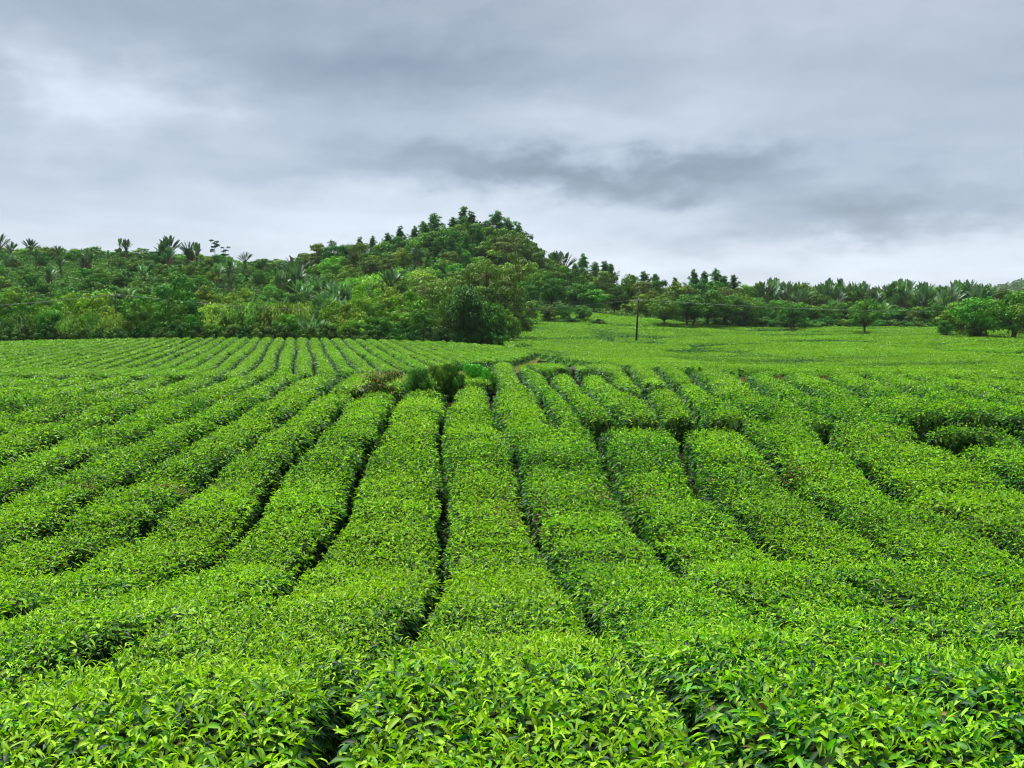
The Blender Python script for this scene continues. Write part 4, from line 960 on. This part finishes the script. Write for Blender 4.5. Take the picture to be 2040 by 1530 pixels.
def dry_grass():
    r = np.random.default_rng(12); n = 3600; cx, cy = HOLES[13][:2]
    x = cx + r.normal(0, 2.1, n); y = cy + r.normal(0, 1.2, n); P = np.stack([x, y, G(x, y)], 1); D = rdir(r, n); D[:, 2] = np.abs(D[:, 2]) + 1.6
    mb = MB(); add_leaves(mb, P, norm(D), .62 + .4 * r.random(n), .06, np.array([.24, .125, .06]) * (.6 + .7 * r.random((n, 1))), 0, r)
    tag(mb.obj('grass', M_TEA), 'patch of dry reddish grass among the tea of the right slope', 'grass', kind='stuff')
dry_grass()

# --- rocks in the pit
def rock(u, v, s, label):
    p = unproj(u, v, 0.0); r = np.random.default_rng(int(u)); me = bpy.data.meshes.new('rock')
    import bmesh
    bm = bmesh.new(); bmesh.ops.create_icosphere(bm, subdivisions=3, radius=1.0)
    for w in bm.verts:
        c = np.array(w.co); k = .75 + .5 * vnoise(np.array([c[0] * 1.6 + c[2] + 5]), np.array([c[1] * 1.6 - c[2] + u]), 7)[0]
        w.co = w.co * float(k)
    bm.to_mesh(me); bm.free()
    at = me.attributes.new('tint', 'FLOAT_COLOR', 'POINT'); at.data.foreach_set('color', np.tile([.045, .032, .026, 1], len(me.vertices)).astype(np.float32))
    me.materials.append(M_ROCK); o = link('rock', me); o.location = (p[0], p[1], float(G(*p)) + s[2] * .35); o.scale = s
    tag(o, label, 'rock', 'rocks in the bare pits')
rock(1142, 746, (.75, .8, .42), 'largest dark rock in the bare pit among the upper rows')
rock(1118, 744, (.4, .5, .25), 'smaller dark rock left of the largest one in the pit')
rock(1184, 745, (.55, .6, .22), 'flat dark rock at the right end of the pit')
rock(1872, 688, (2.0, 1.5, .8), 'dark earth mound in the hollow beside the right-hand grove')

# ================= power line =================
def pole(u, vtop, vbase, d, label, lean=0.0, r0=.17):
    x = (u - 1020) / F * d; g = float(G(x, d)); top = (VH - vtop) / F * d
    root = link('utility_pole', None); root.location = (x, d, g); tag(root, label, 'utility pole', 'poles of the power line')
    h = top - g; mb = MB(); add_tube(mb, [[0, 0, -.5], [lean * .5, 0, h * .5], [lean, 0, h]], [r0 * 1.35, r0, r0 * .7], (.030, .027, .028), 10); mb.obj('shaft', M_CONC, root, True)
    mb = MB(); add_tube(mb, [[lean - .75, 0, h - .25], [lean + .75, 0, h - .25]], [.05, .05], (.16, .15, .14), 4); xa = mb.obj('crossarm', M_CONC, root)
    for s in (-.65, 0, .65):
        mb = MB(); b = h - .2 if s else h
        add_tube(mb, [[lean + s, 0, b], [lean + s, 0, b + .12], [lean + s, 0, b + .22]], [.05, .07, .04], (.45, .45, .47), 8); mb.obj('insulator', M_METAL, xa, True)
    return np.array([x + lean, d, g + h])
P1 = pole(1267, 597, 678, 188, 'dark slender utility pole standing alone in the far tea field', .35)
P2 = pole(233, 587, 640, 150, 'grey utility pole half hidden in the trees left of the big rounded tree', 0, .12)
def wire(a, b, sag, label):
    t = np.linspace(0, 1, 25)[:, None]; pts = a * (1 - t) + b * t; pts[:, 2] -= sag * 4 * (t * (1 - t))[:, 0]
    mb = MB(); add_tube(mb, pts, .016, (.18, .18, .19), 4); tag(mb.obj('power_line', M_CONC), label, 'wire', 'wires of the power line')
for dx, nm in ((-.65, 'rear'), (.65, 'front')):
    o = np.array([0, dx, .05])
    wire(P2 + o, P1 + o, 2.6, f'{nm} wire sagging between the two utility poles')
    wire(P1 + o, np.array([175.0, 225.0, 6.0]) + o, 3.0, f'{nm} wire running right from the field pole across the wood')
    wire(P2 + o, np.array([-120.0, 150.0, 1.6]) + o, 1.2, f'{nm} wire running left from the half-hidden pole')

# ================= haze =================
def haze():
    v = [(x, y, z) for x in (-3400, 3400) for y in (-3400, 3400) for z in (-26, 175)]
    me = bpy.data.meshes.new('haze'); me.from_pydata(v, [], [(0, 1, 3, 2), (4, 6, 7, 5), (0, 4, 5, 1), (2, 3, 7, 6), (0, 2, 6, 4), (1, 5, 7, 3)])
    m = bpy.data.materials.new('haze'); m.use_nodes = True; t = NT(m.node_tree); t.n.clear()
    out = t.node('ShaderNodeOutputMaterial'); pv = t.node('ShaderNodeVolumePrincipled')
    pv.inputs['Color'].default_value = (.80, .88, 1.0, 1); pv.inputs['Density'].default_value = HAZE; pv.inputs['Anisotropy'].default_value = 0.0
    t.l.new(pv.outputs[0], out.inputs['Volume']); me.materials.append(m)
    tag(link('haze', me), 'thin bluish air over the whole valley', kind='stuff')
HAZE = .00006
haze()
